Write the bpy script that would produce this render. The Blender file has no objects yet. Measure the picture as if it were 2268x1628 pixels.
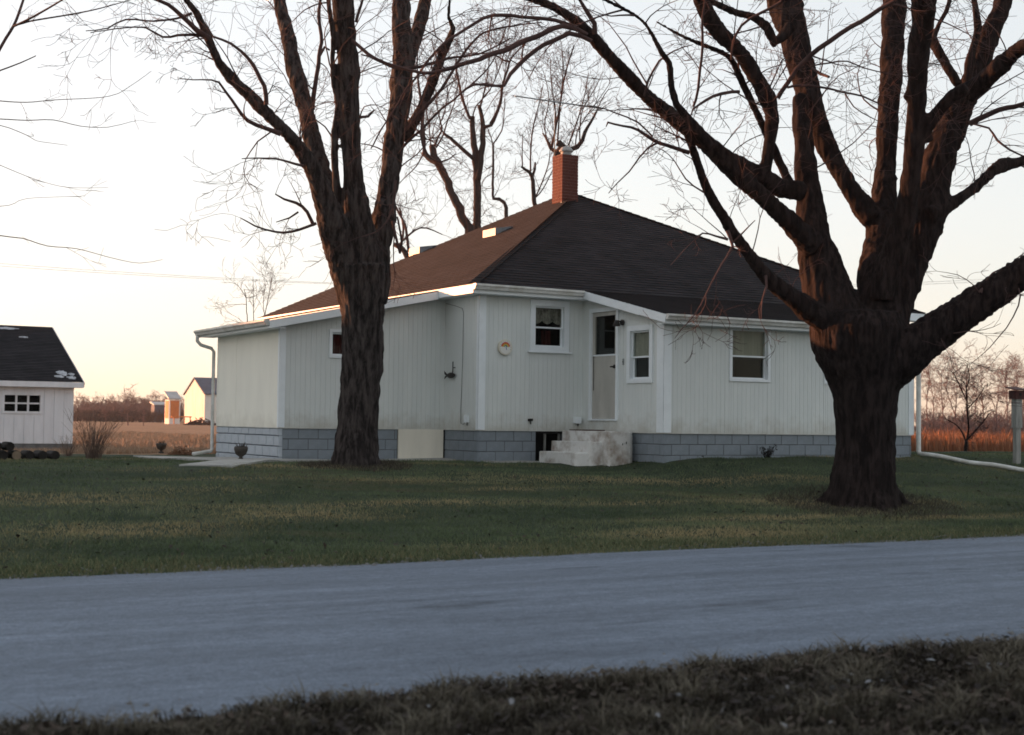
import bpy, math, random
import numpy as np
from mathutils import Vector, Matrix, noise, kdtree

SC = bpy.context.scene
COL = SC.collection
rad = math.radians

# ------------------------------------------------------------------ camera
EYE = Vector((0.0, 0.0, 1.5))
FPX = 3148.0                                   # 50 mm lens, photo measured at 2267 px width
PITCH, ROLL = rad(2.11), 0.013
CAMROT = Matrix.Rotation(rad(90) + PITCH, 4, 'X') @ Matrix.Rotation(ROLL, 4, 'Z')
cam_data = bpy.data.cameras.new('camera')
cam_data.lens = 50.0
cam_data.sensor_width = 36.0
cam_data.clip_start = 0.1
cam_data.clip_end = 6000.0
cam_data.dof.use_dof = True
cam_data.dof.focus_distance = 26.0
cam_data.dof.aperture_fstop = 2.4
cam = bpy.data.objects.new('camera', cam_data)
COL.objects.link(cam)
cam.matrix_world = Matrix.Translation(EYE) @ CAMROT
SC.camera = cam

# ------------------------------------------------------------------ sky, sun, exposure
SUN_EL = 4.0
TO_SUN = Vector((-0.88 * math.cos(rad(SUN_EL)) / math.hypot(.88, .47), 0.47 * math.cos(rad(SUN_EL)) / math.hypot(.88, .47), math.sin(rad(SUN_EL))))
world = bpy.data.worlds.new('World')
SC.world = world
world.use_nodes = True
wn = world.node_tree
sky = wn.nodes.new('ShaderNodeTexSky')
sky.sky_type = 'NISHITA'
sky.sun_disc = False
sky.sun_elevation = rad(SUN_EL)
sky.sun_rotation = math.atan2(TO_SUN.x, TO_SUN.y)
sky.air_density = 1.0
sky.dust_density = 1.0
sky.ozone_density = 3.0
bg = wn.nodes['Background']
bg.inputs['Strength'].default_value = 0.15
hs = wn.nodes.new('ShaderNodeHueSaturation')
hs.inputs['Saturation'].default_value = 0.62
gm = wn.nodes.new('ShaderNodeGamma')                          # flattens the sky's range, as the print does
gm.inputs['Gamma'].default_value = 0.40
wn.links.new(sky.outputs['Color'], gm.inputs['Color'])
wn.links.new(gm.outputs['Color'], hs.inputs['Color'])
warm = wn.nodes.new('ShaderNodeMix')
warm.data_type = 'RGBA'
warm.blend_type = 'MULTIPLY'
warm.inputs['Factor'].default_value = 1.0
warm.inputs[7].default_value = (1.0, 0.905, 0.84, 1)       # the cream cast of the old print, over the whole sky
wn.links.new(hs.outputs['Color'], warm.inputs[6])
wn.links.new(warm.outputs[2], bg.inputs['Color'])

sun_data = bpy.data.lights.new('sun', 'SUN')
sun_data.energy = 2.3
sun_data.angle = rad(0.6)
sun_data.color = (1.0, 0.40, 0.18)
sun = bpy.data.objects.new('sun', sun_data)
COL.objects.link(sun)
sun.rotation_euler = TO_SUN.to_track_quat('Z', 'Y').to_euler()

vs = SC.view_settings
vs.view_transform = 'Standard'
vs.look = 'None'
vs.gamma = 1.0
vs.use_curve_mapping = False
vs.exposure = 2.62
SC.cycles.filter_width = 1.7
SC.cycles.max_bounces = 6

# ------------------------------------------------------------------ measuring helpers
R3 = CAMROT.to_3x3()
def at(x, y, Y):
    d = R3 @ Vector(((x - 1133.5) / FPX, -(y - 814.0) / FPX, -1.0))
    return EYE + d * (Y / d.y)
FX, FY = math.cos(rad(30)), math.sin(rad(30))   # direction of the road and of the house front
def uv_of(X, Y): return (FX * X + FY * Y, -FY * X + FX * Y)
def xy_of(u, v): return (FX * u - FY * v, FY * u + FX * v)

def sstep(a, b, x):
    t = np.clip((x - a) / (b - a), 0, 1)
    return t * t * (3 - 2 * t)
def hz(u, v):
    """height of the ground; u along the road, v away from the camera"""
    u = np.asarray(u, float); v = np.asarray(v, float)
    zr = np.interp(v, [-60, 0, 4, 6.4, 6.9, 7.3, 13.4, 13.8, 14.3, 16.4, 19, 20.8, 24, 30, 45, 90, 400],
                   [-.1, .02, .07, .06, 0, -.06, -.06, 0, .06, .31, .62, .85, .86, .74, .5, .4, .3])
    zl = np.interp(v, [-60, 0, 4, 6.4, 6.9, 7.3, 13.4, 13.8, 14.3, 17, 20, 22.6, 25, 30, 45, 90, 400],
                   [-.1, .02, .07, .06, 0, -.06, -.06, 0, .05, .28, .53, .69, .68, .6, .33, .3, .3])
    k = sstep(14.2, 16.4, u)
    z = zl * (1 - k) + zr * k
    b = .018 * np.sin(u * 1.7 + np.sin(v * 1.3) * 1.2) * np.sin(v * 2.1 + 1.3) + .012 * np.sin(u * 4.1 + v * 3.3) * np.sin(v * 4.7 - u * 1.9)
    road = sstep(6.9, 7.2, v) * (1 - sstep(13.5, 13.8, v))
    return z + b * (1 - road) * (1 - sstep(200, 400, np.abs(v)))
def gz(X, Y):
    u, v = uv_of(X, Y)
    return float(hz(u, v))
def ground(x, y, Y0=25.0):
    """the point of the ground seen at a measured position"""
    d = R3 @ Vector(((x - 1133.5) / FPX, -(y - 814.0) / FPX, -1.0))
    d /= d.y
    lo, hi = 5.0, 400.0
    for Yt in np.arange(5, 400, .25):
        p = EYE + d * Yt
        if p.z < gz(p.x, p.y):
            hi = Yt; lo = Yt - .25
            break
    for _ in range(20):
        m = (lo + hi) / 2
        p = EYE + d * m
        if p.z < gz(p.x, p.y): hi = m
        else: lo = m
    return EYE + d * hi

# ------------------------------------------------------------------ object helpers
def tag(o, label=None, cat=None, group=None, kind=None):
    if label: o['label'] = label
    if cat: o['category'] = cat
    if group: o['group'] = group
    if kind: o['kind'] = kind
    return o
def empty(name, loc, rz=0.0):
    o = bpy.data.objects.new(name, None)
    COL.objects.link(o)
    o.location = loc
    o.rotation_euler = (0, 0, rz)
    o.empty_display_size = .3
    return o
def link(name, me, m=None, parent=None, matrix=None):
    o = bpy.data.objects.new(name, me)
    COL.objects.link(o)
    if m is not None and not me.materials: me.materials.append(m)
    if parent is not None: o.parent = parent
    if matrix is not None: o.matrix_local = matrix
    return o

class MB:
    def __init__(s):
        s.v = []; s.f = []; s.uv = None
    def quad(s, a, b, c, d):
        n = len(s.v); s.v += [tuple(a), tuple(b), tuple(c), tuple(d)]; s.f.append((n, n + 1, n + 2, n + 3))
    def poly(s, pts):
        n = len(s.v); s.v += [tuple(p) for p in pts]; s.f.append(tuple(range(n, n + len(pts))))
    def box(s, x0, x1, y0, y1, z0, z1):
        s.hexa([(x0, y0, z0), (x1, y0, z0), (x1, y1, z0), (x0, y1, z0), (x0, y0, z1), (x1, y0, z1), (x1, y1, z1), (x0, y1, z1)])
    def hexa(s, p):
        n = len(s.v); s.v += [tuple(q) for q in p]
        s.f += [tuple(n + i for i in q) for q in ((0, 3, 2, 1), (4, 5, 6, 7), (0, 1, 5, 4), (1, 2, 6, 5), (2, 3, 7, 6), (3, 0, 4, 7))]
    def fbox(s, F, a0, a1, z0, z1, d0, d1):
        P = F.P
        s.hexa([P(a0, z0, d1), P(a1, z0, d1), P(a1, z0, d0), P(a0, z0, d0), P(a0, z1, d1), P(a1, z1, d1), P(a1, z1, d0), P(a0, z1, d0)])
    def bar(s, p, q, w, h, up=Vector((0, 0, 1))):
        p = Vector(p); q = Vector(q); t = (q - p).normalized()
        x = t.cross(up); x = x.normalized() if x.length > 1e-4 else Vector((1, 0, 0))
        y = x.cross(t)
        x *= w / 2; y *= h / 2
        s.hexa([p - x - y, p + x - y, q + x - y, q - x - y, p - x + y, p + x + y, q + x + y, q - x + y])
    def tube(s, pts, rr, sides=5, cap=True, closed_profile=None):
        pts = [Vector(p) for p in pts]
        n0 = len(s.v); N = len(pts)
        t = (pts[1] - pts[0]).normalized()
        ref = Vector((0, 0, 1)) if abs(t.z) < .9 else Vector((1, 0, 0))
        x = t.cross(ref).normalized()
        for i, p in enumerate(pts):
            if i == 0: t = pts[1] - pts[0]
            elif i == N - 1: t = pts[i] - pts[i - 1]
            else: t = pts[i + 1] - pts[i - 1]
            t = t.normalized()
            x = (x - t * x.dot(t))
            x = x.normalized() if x.length > 1e-6 else t.orthogonal().normalized()
            y = t.cross(x)
            r = rr[i] if not isinstance(rr, (int, float)) else rr
            for k in range(sides):
                a = 2 * math.pi * k / sides
                q = p + x * (r * math.cos(a)) + y * (r * math.sin(a))
                s.v.append((q.x, q.y, q.z))
        for i in range(N - 1):
            for k in range(sides):
                a = n0 + i * sides + k; b = n0 + i * sides + (k + 1) % sides
                s.f.append((a, b, b + sides, a + sides))
        if cap:
            s.f.append(tuple(n0 + k for k in reversed(range(sides))))
            s.f.append(tuple(n0 + (N - 1) * sides + k for k in range(sides)))
    def lathe(s, prof, c=(0, 0, 0), sides=20):
        n0 = len(s.v)
        for r, z in prof:
            for k in range(sides):
                a = 2 * math.pi * k / sides
                s.v.append((c[0] + r * math.cos(a), c[1] + r * math.sin(a), c[2] + z))
        for i in range(len(prof) - 1):
            for k in range(sides):
                a = n0 + i * sides + k; b = n0 + i * sides + (k + 1) % sides
                s.f.append((a, b, b + sides, a + sides))
        s.f.append(tuple(n0 + k for k in reversed(range(sides))))
        s.f.append(tuple(n0 + (len(prof) - 1) * sides + k for k in range(sides)))
    def mesh(s, name, smooth=False):
        me = bpy.data.meshes.new(name)
        me.from_pydata(s.v, [], s.f)
        if s.uv is not None:
            lay = me.uv_layers.new(name='UVMap')
            flat = [c for f in s.f for i in f for c in s.uv[i]]
            lay.data.foreach_set('uv', flat)
        if smooth:
            me.polygons.foreach_set('use_smooth', [True] * len(me.polygons))
        me.update()
        return me
    def build(s, name, m, parent=None, smooth=False, matrix=None):
        return link(name, s.mesh(name, smooth), m, parent, matrix)

class Frm:
    """a wall's own frame: a along it (left to right as seen from outside), z up, d outwards"""
    def __init__(s, o, ex, n):
        s.o = Vector(o); s.ex = Vector(ex); s.n = Vector(n)
    def P(s, a, z, d=0.0):
        return s.o + s.ex * a + s.n * d + Vector((0, 0, z))
    def M(s, a, z, d=0.0):
        m = Matrix((s.ex, -s.n, Vector((0, 0, 1)))).transposed().to_4x4()
        m.translation = s.P(a, z, d)
        return m

# ------------------------------------------------------------------ materials
def nodes_of(m):
    m.use_nodes = True
    return m.node_tree.nodes, m.node_tree.links
def mat(name, c, rough=.7, c2=None, scale=4.0, detail=5.0, stretch=(1, 1, 1), bump=0.0, bscale=30.0, spec=.3, metal=0.0,
        c3=None, scale3=.6, lo=.35, hi=.65, world_coords=False):
    m = bpy.data.materials.new(name)
    N, L = nodes_of(m)
    b = N['Principled BSDF']
    b.inputs['Roughness'].default_value = rough
    b.inputs['Specular IOR Level'].default_value = spec
    b.inputs['Metallic'].default_value = metal
    b.inputs['Base Color'].default_value = (*c, 1)
    if world_coords:
        tc = N.new('ShaderNodeNewGeometry'); src = tc.outputs['Position']
    else:
        tc = N.new('ShaderNodeTexCoord'); src = tc.outputs['Object']
    mp = N.new('ShaderNodeMapping'); mp.inputs['Scale'].default_value = stretch
    L.new(src, mp.inputs['Vector'])
    def nz(sc, det=detail):
        n = N.new('ShaderNodeTexNoise'); n.inputs['Scale'].default_value = sc; n.inputs['Detail'].default_value = det
        n.inputs['Roughness'].default_value = .65
        L.new(mp.outputs['Vector'], n.inputs['Vector'])
        return n
    def mixc(fac_node, a, bb, lo, hi):
        r = N.new('ShaderNodeMapRange'); r.inputs['From Min'].default_value = lo; r.inputs['From Max'].default_value = hi
        L.new(fac_node.outputs['Fac'], r.inputs['Value'])
        x = N.new('ShaderNodeMix'); x.data_type = 'RGBA'
        L.new(r.outputs['Result'], x.inputs['Factor'])
        for sock, val in ((x.inputs[6], a), (x.inputs[7], bb)):
            if isinstance(val, tuple): sock.default_value = (*val, 1)
            else: L.new(val, sock)
        return x.outputs[2]
    out = None
    if c2 is not None:
        out = mixc(nz(scale), c, c2, lo, hi)
    if c3 is not None:
        out = mixc(nz(scale3, 4), out if out is not None else c, c3, .45, .7)
    if out is not None: L.new(out, b.inputs['Base Color'])
    if bump:
        n = nz(bscale, 6)
        bp = N.new('ShaderNodeBump'); bp.inputs['Strength'].default_value = bump; bp.inputs['Distance'].default_value = .02
        L.new(n.outputs['Fac'], bp.inputs['Height'])
        L.new(bp.outputs['Normal'], b.inputs['Normal'])
    return m

M = {}
M['siding'] = mat('siding_paint', (.70, .735, .72), .75, (.63, .67, .66), 3.0, stretch=(1, 1, .25), bump=.25, bscale=40, c3=(.65, .685, .68), scale3=1.2)
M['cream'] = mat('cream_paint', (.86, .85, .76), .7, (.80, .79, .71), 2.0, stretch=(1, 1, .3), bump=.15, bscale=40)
M['trim'] = mat('white_trim_paint', (.80, .85, .88), .5, (.74, .79, .82), 5, bump=.05, bscale=20)
def stain(m, z0, z1, col, amount):
    # mud splashed up the foot of the walls, ragged along its top edge
    N, L = m.node_tree.nodes, m.node_tree.links
    b = N['Principled BSDF']
    src = b.inputs['Base Color'].links[0].from_socket
    tc = N.new('ShaderNodeTexCoord'); sx = N.new('ShaderNodeSeparateXYZ'); L.new(tc.outputs['Object'], sx.inputs[0])
    n = N.new('ShaderNodeTexNoise'); n.inputs['Scale'].default_value = 3.5; n.inputs['Detail'].default_value = 7; n.inputs['Roughness'].default_value = .7
    L.new(tc.outputs['Object'], n.inputs['Vector'])
    ad = N.new('ShaderNodeMath'); ad.operation = 'MULTIPLY_ADD'; ad.inputs[1].default_value = .9; L.new(n.outputs['Fac'], ad.inputs[0]); L.new(sx.outputs['Z'], ad.inputs[2])
    r = N.new('ShaderNodeMapRange'); r.inputs['From Min'].default_value = z0 + .40; r.inputs['From Max'].default_value = z1 + .45
    r.inputs['To Min'].default_value = amount; r.inputs['To Max'].default_value = 0.0
    L.new(ad.outputs[0], r.inputs['Value'])
    x = N.new('ShaderNodeMix'); x.data_type = 'RGBA'; x.inputs[7].default_value = (*col, 1)
    L.new(r.outputs['Result'], x.inputs['Factor']); L.new(src, x.inputs[6]); L.new(x.outputs[2], b.inputs['Base Color'])
stain(M['siding'], .61, .95, (.36, .33, .27), .55)
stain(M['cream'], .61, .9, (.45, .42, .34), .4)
M['gutter'] = mat('white_gutter_metal', (.70, .71, .70), .4, (.55, .55, .52), 6, stretch=(1, 1, 1), c3=(.45, .44, .40), scale3=2.2)
M['block'] = mat('painted_block', (.24, .275, .31), .85, (.19, .22, .25), 6, bump=.5, bscale=60, c3=(.27, .30, .32), scale3=1.5)
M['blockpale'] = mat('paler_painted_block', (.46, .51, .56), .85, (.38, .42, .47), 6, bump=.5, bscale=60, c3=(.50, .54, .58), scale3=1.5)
M['mortar'] = mat('dark_mortar', (.10, .115, .13), .9, (.13, .14, .15), 8, bump=.3)
M['plywood'] = mat('pale_plywood', (.80, .76, .66), .8, (.70, .67, .58), 3, stretch=(1, 1, .2), bump=.1)
M['door'] = mat('door_paint', (.50, .49, .45), .55, (.42, .41, .38), 2.5, stretch=(1, 1, .4), c3=(.36, .35, .32), scale3=1.5)
M['dark'] = mat('dark_interior', (.03, .027, .027), .9, (.02, .02, .02), 2)
M['black'] = mat('black_iron', (.015, .015, .016), .6, (.03, .025, .022), 20)
M['curtain'] = mat('cream_curtain', (.55, .52, .44), .9, (.42, .40, .34), 9, stretch=(1, 1, .1))
M['lace'] = mat('grey_lace_curtain', (.50, .47, .42), .9, (.12, .11, .10), 14, stretch=(1, 1, .5))
M['redcloth'] = mat('dark_red_curtain', (.17, .028, .026), .9, (.04, .012, .012), 9, stretch=(1, 1, .15))
M['brick'] = mat('red_brick', (.115, .030, .022), .85, (.05, .015, .013), 7, bump=.5, bscale=70, c3=(.19, .05, .03), scale3=3.0)
M['brickmortar'] = mat('brick_mortar', (.20, .13, .11), .9, (.13, .085, .07), 10)
M['flue'] = mat('grey_flue', (.35, .35, .34), .6, (.22, .22, .22), 8)
M['vent'] = mat('galvanised_vent', (.22, .235, .25), .5, (.15, .16, .17), 9, metal=.2)
M['concrete'] = mat('worn_concrete', (.36, .36, .34), .9, (.26, .26, .25), 5, bump=.4, bscale=50, c3=(.42, .42, .40), scale3=.9)
M['steps'] = mat('worn_white_painted_concrete', (.60, .60, .58), .85, (.66, .66, .65), 4, bump=.4, bscale=40, c3=(.27, .22, .18), scale3=2.6)
M['doormat'] = mat('brown_mat', (.10, .06, .04), .95, (.06, .04, .03), 20)
M['bark'] = mat('maple_bark', (.020, .0155, .0145), .95, (.009, .007, .007), 6, stretch=(3, 3, .7), bump=.9, bscale=14, spec=.1, c3=(.030, .023, .020), scale3=1.3)
def bark_mat(name, dark, pale, f=1.0):
    m = bpy.data.materials.new(name)
    N, L = nodes_of(m)
    b = N['Principled BSDF']; b.inputs['Roughness'].default_value = .95; b.inputs['Specular IOR Level'].default_value = .1
    tc = N.new('ShaderNodeTexCoord')
    def nz(sc, st, det=5, ro=.65):
        mp = N.new('ShaderNodeMapping'); mp.inputs['Scale'].default_value = st
        L.new(tc.outputs['Object'], mp.inputs['Vector'])
        n = N.new('ShaderNodeTexNoise'); n.inputs['Scale'].default_value = sc; n.inputs['Detail'].default_value = det; n.inputs['Roughness'].default_value = ro
        L.new(mp.outputs['Vector'], n.inputs['Vector'])
        return n.outputs['Fac']
    def mixc(f, a, bb, lo, hi):
        r = N.new('ShaderNodeMapRange'); r.inputs['From Min'].default_value = lo; r.inputs['From Max'].default_value = hi
        L.new(f, r.inputs['Value'])
        x = N.new('ShaderNodeMix'); x.data_type = 'RGBA'; L.new(r.outputs['Result'], x.inputs['Factor'])
        for sock, val in ((x.inputs[6], a), (x.inputs[7], bb)):
            if isinstance(val, tuple): sock.default_value = (*val, 1)
            else: L.new(val, sock)
        return x.outputs[2]
    ridge = nz(13, (1, 1, .2), 6, .7)
    c = mixc(ridge, dark, pale, .42, .60)
    c = mixc(nz(1.4, (1, 1, .5), 4), c, tuple(q * .8 for q in dark), .56, .72)
    c = mixc(nz(5, (1, 1, .6), 3), c, tuple(q * 1.25 for q in pale), .62, .75)
    L.new(c, b.inputs['Base Color'])
    bp = N.new('ShaderNodeBump'); bp.inputs['Strength'].default_value = 1.0; bp.inputs['Distance'].default_value = .03
    L.new(ridge, bp.inputs['Height']); L.new(bp.outputs['Normal'], b.inputs['Normal'])
    return m
M['bark'] = bark_mat('maple_bark', (.007, .005, .005), (.027, .0195, .0185))
M['barkpale'] = bark_mat('paler_maple_bark', (.013, .0105, .0105), (.062, .052, .049))
M['barkgrey'] = mat('grey_bark', (.060, .046, .043), .95, (.030, .023, .022), 8, stretch=(3, 3, .8), bump=.6, bscale=18, spec=.1)
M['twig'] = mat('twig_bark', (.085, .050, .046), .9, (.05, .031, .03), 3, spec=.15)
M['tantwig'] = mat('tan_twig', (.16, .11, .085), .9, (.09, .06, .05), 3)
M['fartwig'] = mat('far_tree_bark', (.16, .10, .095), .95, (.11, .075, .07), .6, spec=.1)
M['plank_white'] = mat('white_board_paint', (.72, .73, .76), .7, (.62, .63, .66), 4, stretch=(1, 1, .2), bump=.1, c3=(.55, .56, .58), scale3=.8)
M['stone'] = mat('grey_footing', (.17, .17, .17), .9, (.10, .10, .10), 5, bump=.6, bscale=20)
M['snow'] = mat('old_snow', (.50, .52, .56), .8, (.22, .23, .25), 11, bump=.3)
M['barnwhite'] = mat('barn_white', (.74, .72, .68), .8, (.62, .60, .56), 1.2, stretch=(1, 1, .2))
M['orange'] = mat('rusty_orange_door', (.62, .20, .06), .75, (.5, .15, .05), 2)
M['barnroof'] = mat('blue_grey_roof', (.07, .09, .125), .8, (.05, .065, .09), 1)
M['metalroof'] = mat('grey_metal_roof', (.4, .4, .4), .5, (.3, .3, .3), 1)
M['post'] = mat('weathered_post', (.32, .32, .30), .85, (.2, .2, .19), 6, stretch=(3, 3, .4), bump=.3)
M['redbox'] = mat('dark_red_box', (.07, .016, .013), .7, (.035, .012, .01), 8)
M['pot'] = mat('dark_pot', (.07, .06, .052), .75, (.04, .035, .03), 12, bump=.3)
M['log'] = mat('log_bark', (.022, .019, .017), .95, (.012, .010, .009), 12, bump=.6)
M['logend'] = mat('log_end', (.22, .17, .12), .9, (.15, .11, .08), 10)
M['plastic'] = mat('cream_dial_rim', (.68, .65, .54), .45, (.62, .59, .5), 5)
M['dial'] = mat('white_dial', (.74, .74, .70), .4)
for k, c in (('arc_red', (.55, .07, .05)), ('arc_orange', (.60, .20, .04)), ('arc_yellow', (.60, .45, .08)), ('arc_green', (.13, .30, .12)), ('arc_blue', (.10, .14, .32))):
    M[k] = mat(k, c, .5)
M['wire'] = mat('wire', (.05, .05, .05), .6)
M['alum'] = mat('aluminium', (.30, .32, .32), .4, metal=.6)
M['leafdead'] = mat('dead_leaf', (.055, .040, .031), .85, (.016, .012, .011), 1.6, lo=.42, hi=.58, world_coords=True)
M['leafpale'] = mat('pale_dead_leaf', (.20, .21, .235), .8, (.12, .12, .12), 8)
M['rubber'] = mat('black_rubber', (.012, .012, .012), .8)
M['tarp'] = mat('sun_bleached_weed', (.20, .10, .055), .9, (.12, .06, .035), 6)

def glass():
    m = bpy.data.materials.new('window_glass')
    N, L = nodes_of(m)
    N.remove(N['Principled BSDF'])
    t = N.new('ShaderNodeBsdfTransparent'); t.inputs['Color'].default_value = (.8, .82, .8, 1)
    g = N.new('ShaderNodeBsdfGlossy'); g.inputs['Roughness'].default_value = .02; g.inputs['Color'].default_value = (.9, .9, .9, 1)
    fr = N.new('ShaderNodeFresnel'); fr.inputs['IOR'].default_value = 1.5
    mx = N.new('ShaderNodeMixShader')
    rm = N.new('ShaderNodeMath'); rm.operation = 'MULTIPLY'; rm.inputs[1].default_value = .1
    L.new(fr.outputs['Fac'], rm.inputs[0]); L.new(rm.outputs[0], mx.inputs['Fac']); L.new(t.outputs[0], mx.inputs[1]); L.new(g.outputs[0], mx.inputs[2])
    L.new(mx.outputs[0], N['Material Output'].inputs['Surface'])
    return m
M['glass'] = glass()

def shingle_mat():
    m = bpy.data.materials.new('asphalt_shingles')
    N, L = nodes_of(m)
    b = N['Principled BSDF']; b.inputs['Roughness'].default_value = .95; b.inputs['Specular IOR Level'].default_value = .15
    uv = N.new('ShaderNodeUVMap')
    br = N.new('ShaderNodeTexBrick')
    br.inputs['Scale'].default_value = 1.0
    br.inputs['Brick Width'].default_value = .31; br.inputs['Row Height'].default_value = .14
    br.inputs['Mortar Size'].default_value = .006; br.offset = .5
    br.inputs['Color1'].default_value = (.0125, .0115, .0140, 1); br.inputs['Color2'].default_value = (.024, .0215, .0245, 1)
    br.inputs['Mortar'].default_value = (.009, .008, .009, 1)
    L.new(uv.outputs['UV'], br.inputs['Vector'])
    n = N.new('ShaderNodeTexNoise'); n.inputs['Scale'].default_value = 1.3; n.inputs['Detail'].default_value = 6
    L.new(uv.outputs['UV'], n.inputs['Vector'])
    n2 = N.new('ShaderNodeTexNoise'); n2.inputs['Scale'].default_value = 45; n2.inputs['Detail'].default_value = 3
    L.new(uv.outputs['UV'], n2.inputs['Vector'])
    mm = N.new('ShaderNodeMath'); mm.operation = 'MULTIPLY'
    L.new(n.outputs['Fac'], mm.inputs[0]); L.new(n2.outputs['Fac'], mm.inputs[1])
    r = N.new('ShaderNodeMapRange'); r.inputs['From Min'].default_value = .12; r.inputs['From Max'].default_value = .4
    r.inputs['To Min'].default_value = .55; r.inputs['To Max'].default_value = 1.45
    L.new(mm.outputs[0], r.inputs['Value'])
    vm = N.new('ShaderNodeVectorMath'); vm.operation = 'SCALE'
    L.new(br.outputs['Color'], vm.inputs[0]); L.new(r.outputs['Result'], vm.inputs['Scale'])
    L.new(vm.outputs['Vector'], b.inputs['Base Color'])
    bp = N.new('ShaderNodeBump'); bp.inputs['Strength'].default_value = .5; bp.inputs['Distance'].default_value = .006
    L.new(n2.outputs['Fac'], bp.inputs['Height']); L.new(bp.outputs['Normal'], b.inputs['Normal'])
    return m
M['shingle'] = shingle_mat()

def road_mat():
    m = bpy.data.materials.new('old_asphalt')
    N, L = nodes_of(m)
    b = N['Principled BSDF']; b.inputs['Roughness'].default_value = .85; b.inputs['Specular IOR Level'].default_value = .25
    tc = N.new('ShaderNodeTexCoord')
    def nz(sx, sy, scale, det=6, ro=.6):
        mp = N.new('ShaderNodeMapping'); mp.inputs['Scale'].default_value = (sx, sy, 1)
        L.new(tc.outputs['Object'], mp.inputs['Vector'])
        n = N.new('ShaderNodeTexNoise'); n.inputs['Scale'].default_value = scale; n.inputs['Detail'].default_value = det; n.inputs['Roughness'].default_value = ro
        L.new(mp.outputs['Vector'], n.inputs['Vector'])
        return n.outputs['Fac']
    def ramp(f, lo, hi, a, bb):
        r = N.new('ShaderNodeMapRange'); r.inputs['From Min'].default_value = lo; r.inputs['From Max'].default_value = hi
        r.inputs['To Min'].default_value = a; r.inputs['To Max'].default_value = bb
        L.new(f, r.inputs['Value']); return r.outputs['Result']
    def mul(a, bb):
        x = N.new('ShaderNodeMath'); x.operation = 'MULTIPLY'
        L.new(a, x.inputs[0]); L.new(bb, x.inputs[1]); return x.outputs[0]
    streak = ramp(nz(.12, 1.6, 1.4), .3, .7, .76, 1.22)       # long wheel-path streaks along the road
    patch = ramp(nz(.35, .9, .9), .3, .7, .86, 1.12)
    grit = mul(ramp(nz(1, 1, 45, 3, .8), .3, .7, .66, 1.34), ramp(nz(.7, 1.3, 16, 5, .75), .3, .7, .82, 1.18))
    stain = mul(ramp(nz(.35, 1.1, 1.3, 3), .62, .70, 1.0, .60), ramp(nz(.6, 1.2, 9, 4, .7), .3, .7, .86, 1.14))
    f = mul(mul(streak, patch), mul(grit, stain))
    vm = N.new('ShaderNodeVectorMath'); vm.operation = 'SCALE'
    vm.inputs[0].default_value = (.122, .150, .192)
    L.new(f, vm.inputs['Scale']); L.new(vm.outputs['Vector'], b.inputs['Base Color'])
    bp = N.new('ShaderNodeBump'); bp.inputs['Strength'].default_value = .5; bp.inputs['Distance'].default_value = .008
    L.new(nz(1, 1, 70, 4, .7), bp.inputs['Height']); L.new(bp.outputs['Normal'], b.inputs['Normal'])
    return m
M['road'] = road_mat()

def ground_mat():
    """lawn / dead verge / tan field, chosen by the 'zone' attribute of the terrain"""
    m = bpy.data.materials.new('ground_cover')
    N, L = nodes_of(m)
    b = N['Principled BSDF']; b.inputs['Roughness'].default_value = .95; b.inputs['Specular IOR Level'].default_value = .1
    geo = N.new('ShaderNodeNewGeometry')
    def nz(scale, det=6, ro=.65, st=(1, 1, 1)):
        mp = N.new('ShaderNodeMapping'); mp.inputs['Scale'].default_value = st
        mp.inputs['Rotation'].default_value = (0, 0, -rad(30))
        L.new(geo.outputs['Position'], mp.inputs['Vector'])
        n = N.new('ShaderNodeTexNoise'); n.inputs['Scale'].default_value = scale; n.inputs['Detail'].default_value = det; n.inputs['Roughness'].default_value = ro
        L.new(mp.outputs['Vector'], n.inputs['Vector'])
        return n.outputs['Fac']
    def mix(f, a, bb, lo=.35, hi=.65):
        r = N.new('ShaderNodeMapRange'); r.inputs['From Min'].default_value = lo; r.inputs['From Max'].default_value = hi
        L.new(f, r.inputs['Value'])
        x = N.new('ShaderNodeMix'); x.data_type = 'RGBA'
        L.new(r.outputs['Result'], x.inputs['Factor'])
        for sock, val in ((x.inputs[6], a), (x.inputs[7], bb)):
            if isinstance(val, tuple): sock.default_value = (*val, 1)
            else: L.new(val, sock)
        return x.outputs[2]
    lawn = mix(nz(1.6), (.022, .036, .021), (.052, .066, .040))
    lawn = mix(nz(14, 4), lawn, (.026, .026, .017), .5, .8)
    lawn = mix(nz(.55, 5, .6, (.35, 1.2, 1)), lawn, (.085, .068, .034), .58, .72)
    verge = mix(nz(5), (.014, .011, .009), (.030, .024, .017))
    field = mix(nz(.5, 6, .6, (.3, 1, 1)), (.26, .165, .10), (.17, .11, .07))
    field = mix(nz(6, 5), field, (.30, .22, .15), .5, .75)
    at_ = N.new('ShaderNodeAttribute'); at_.attribute_name = 'zone'
    sp = N.new('ShaderNodeSeparateColor'); L.new(at_.outputs['Color'], sp.inputs['Color'])
    c = mix(sp.outputs['Red'], lawn, verge, .3, .7)
    c = mix(sp.outputs['Green'], c, field, .3, .7)
    c = mix(sp.outputs['Blue'], c, (.075, .085, .05), .3, .7)
    L.new(c, b.inputs['Base Color'])
    bp = N.new('ShaderNodeBump'); bp.inputs['Strength'].default_value = .8; bp.inputs['Distance'].default_value = .03
    L.new(nz(25, 6), bp.inputs['Height']); L.new(bp.outputs['Normal'], b.inputs['Normal'])
    return m
M['ground'] = ground_mat()

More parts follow.
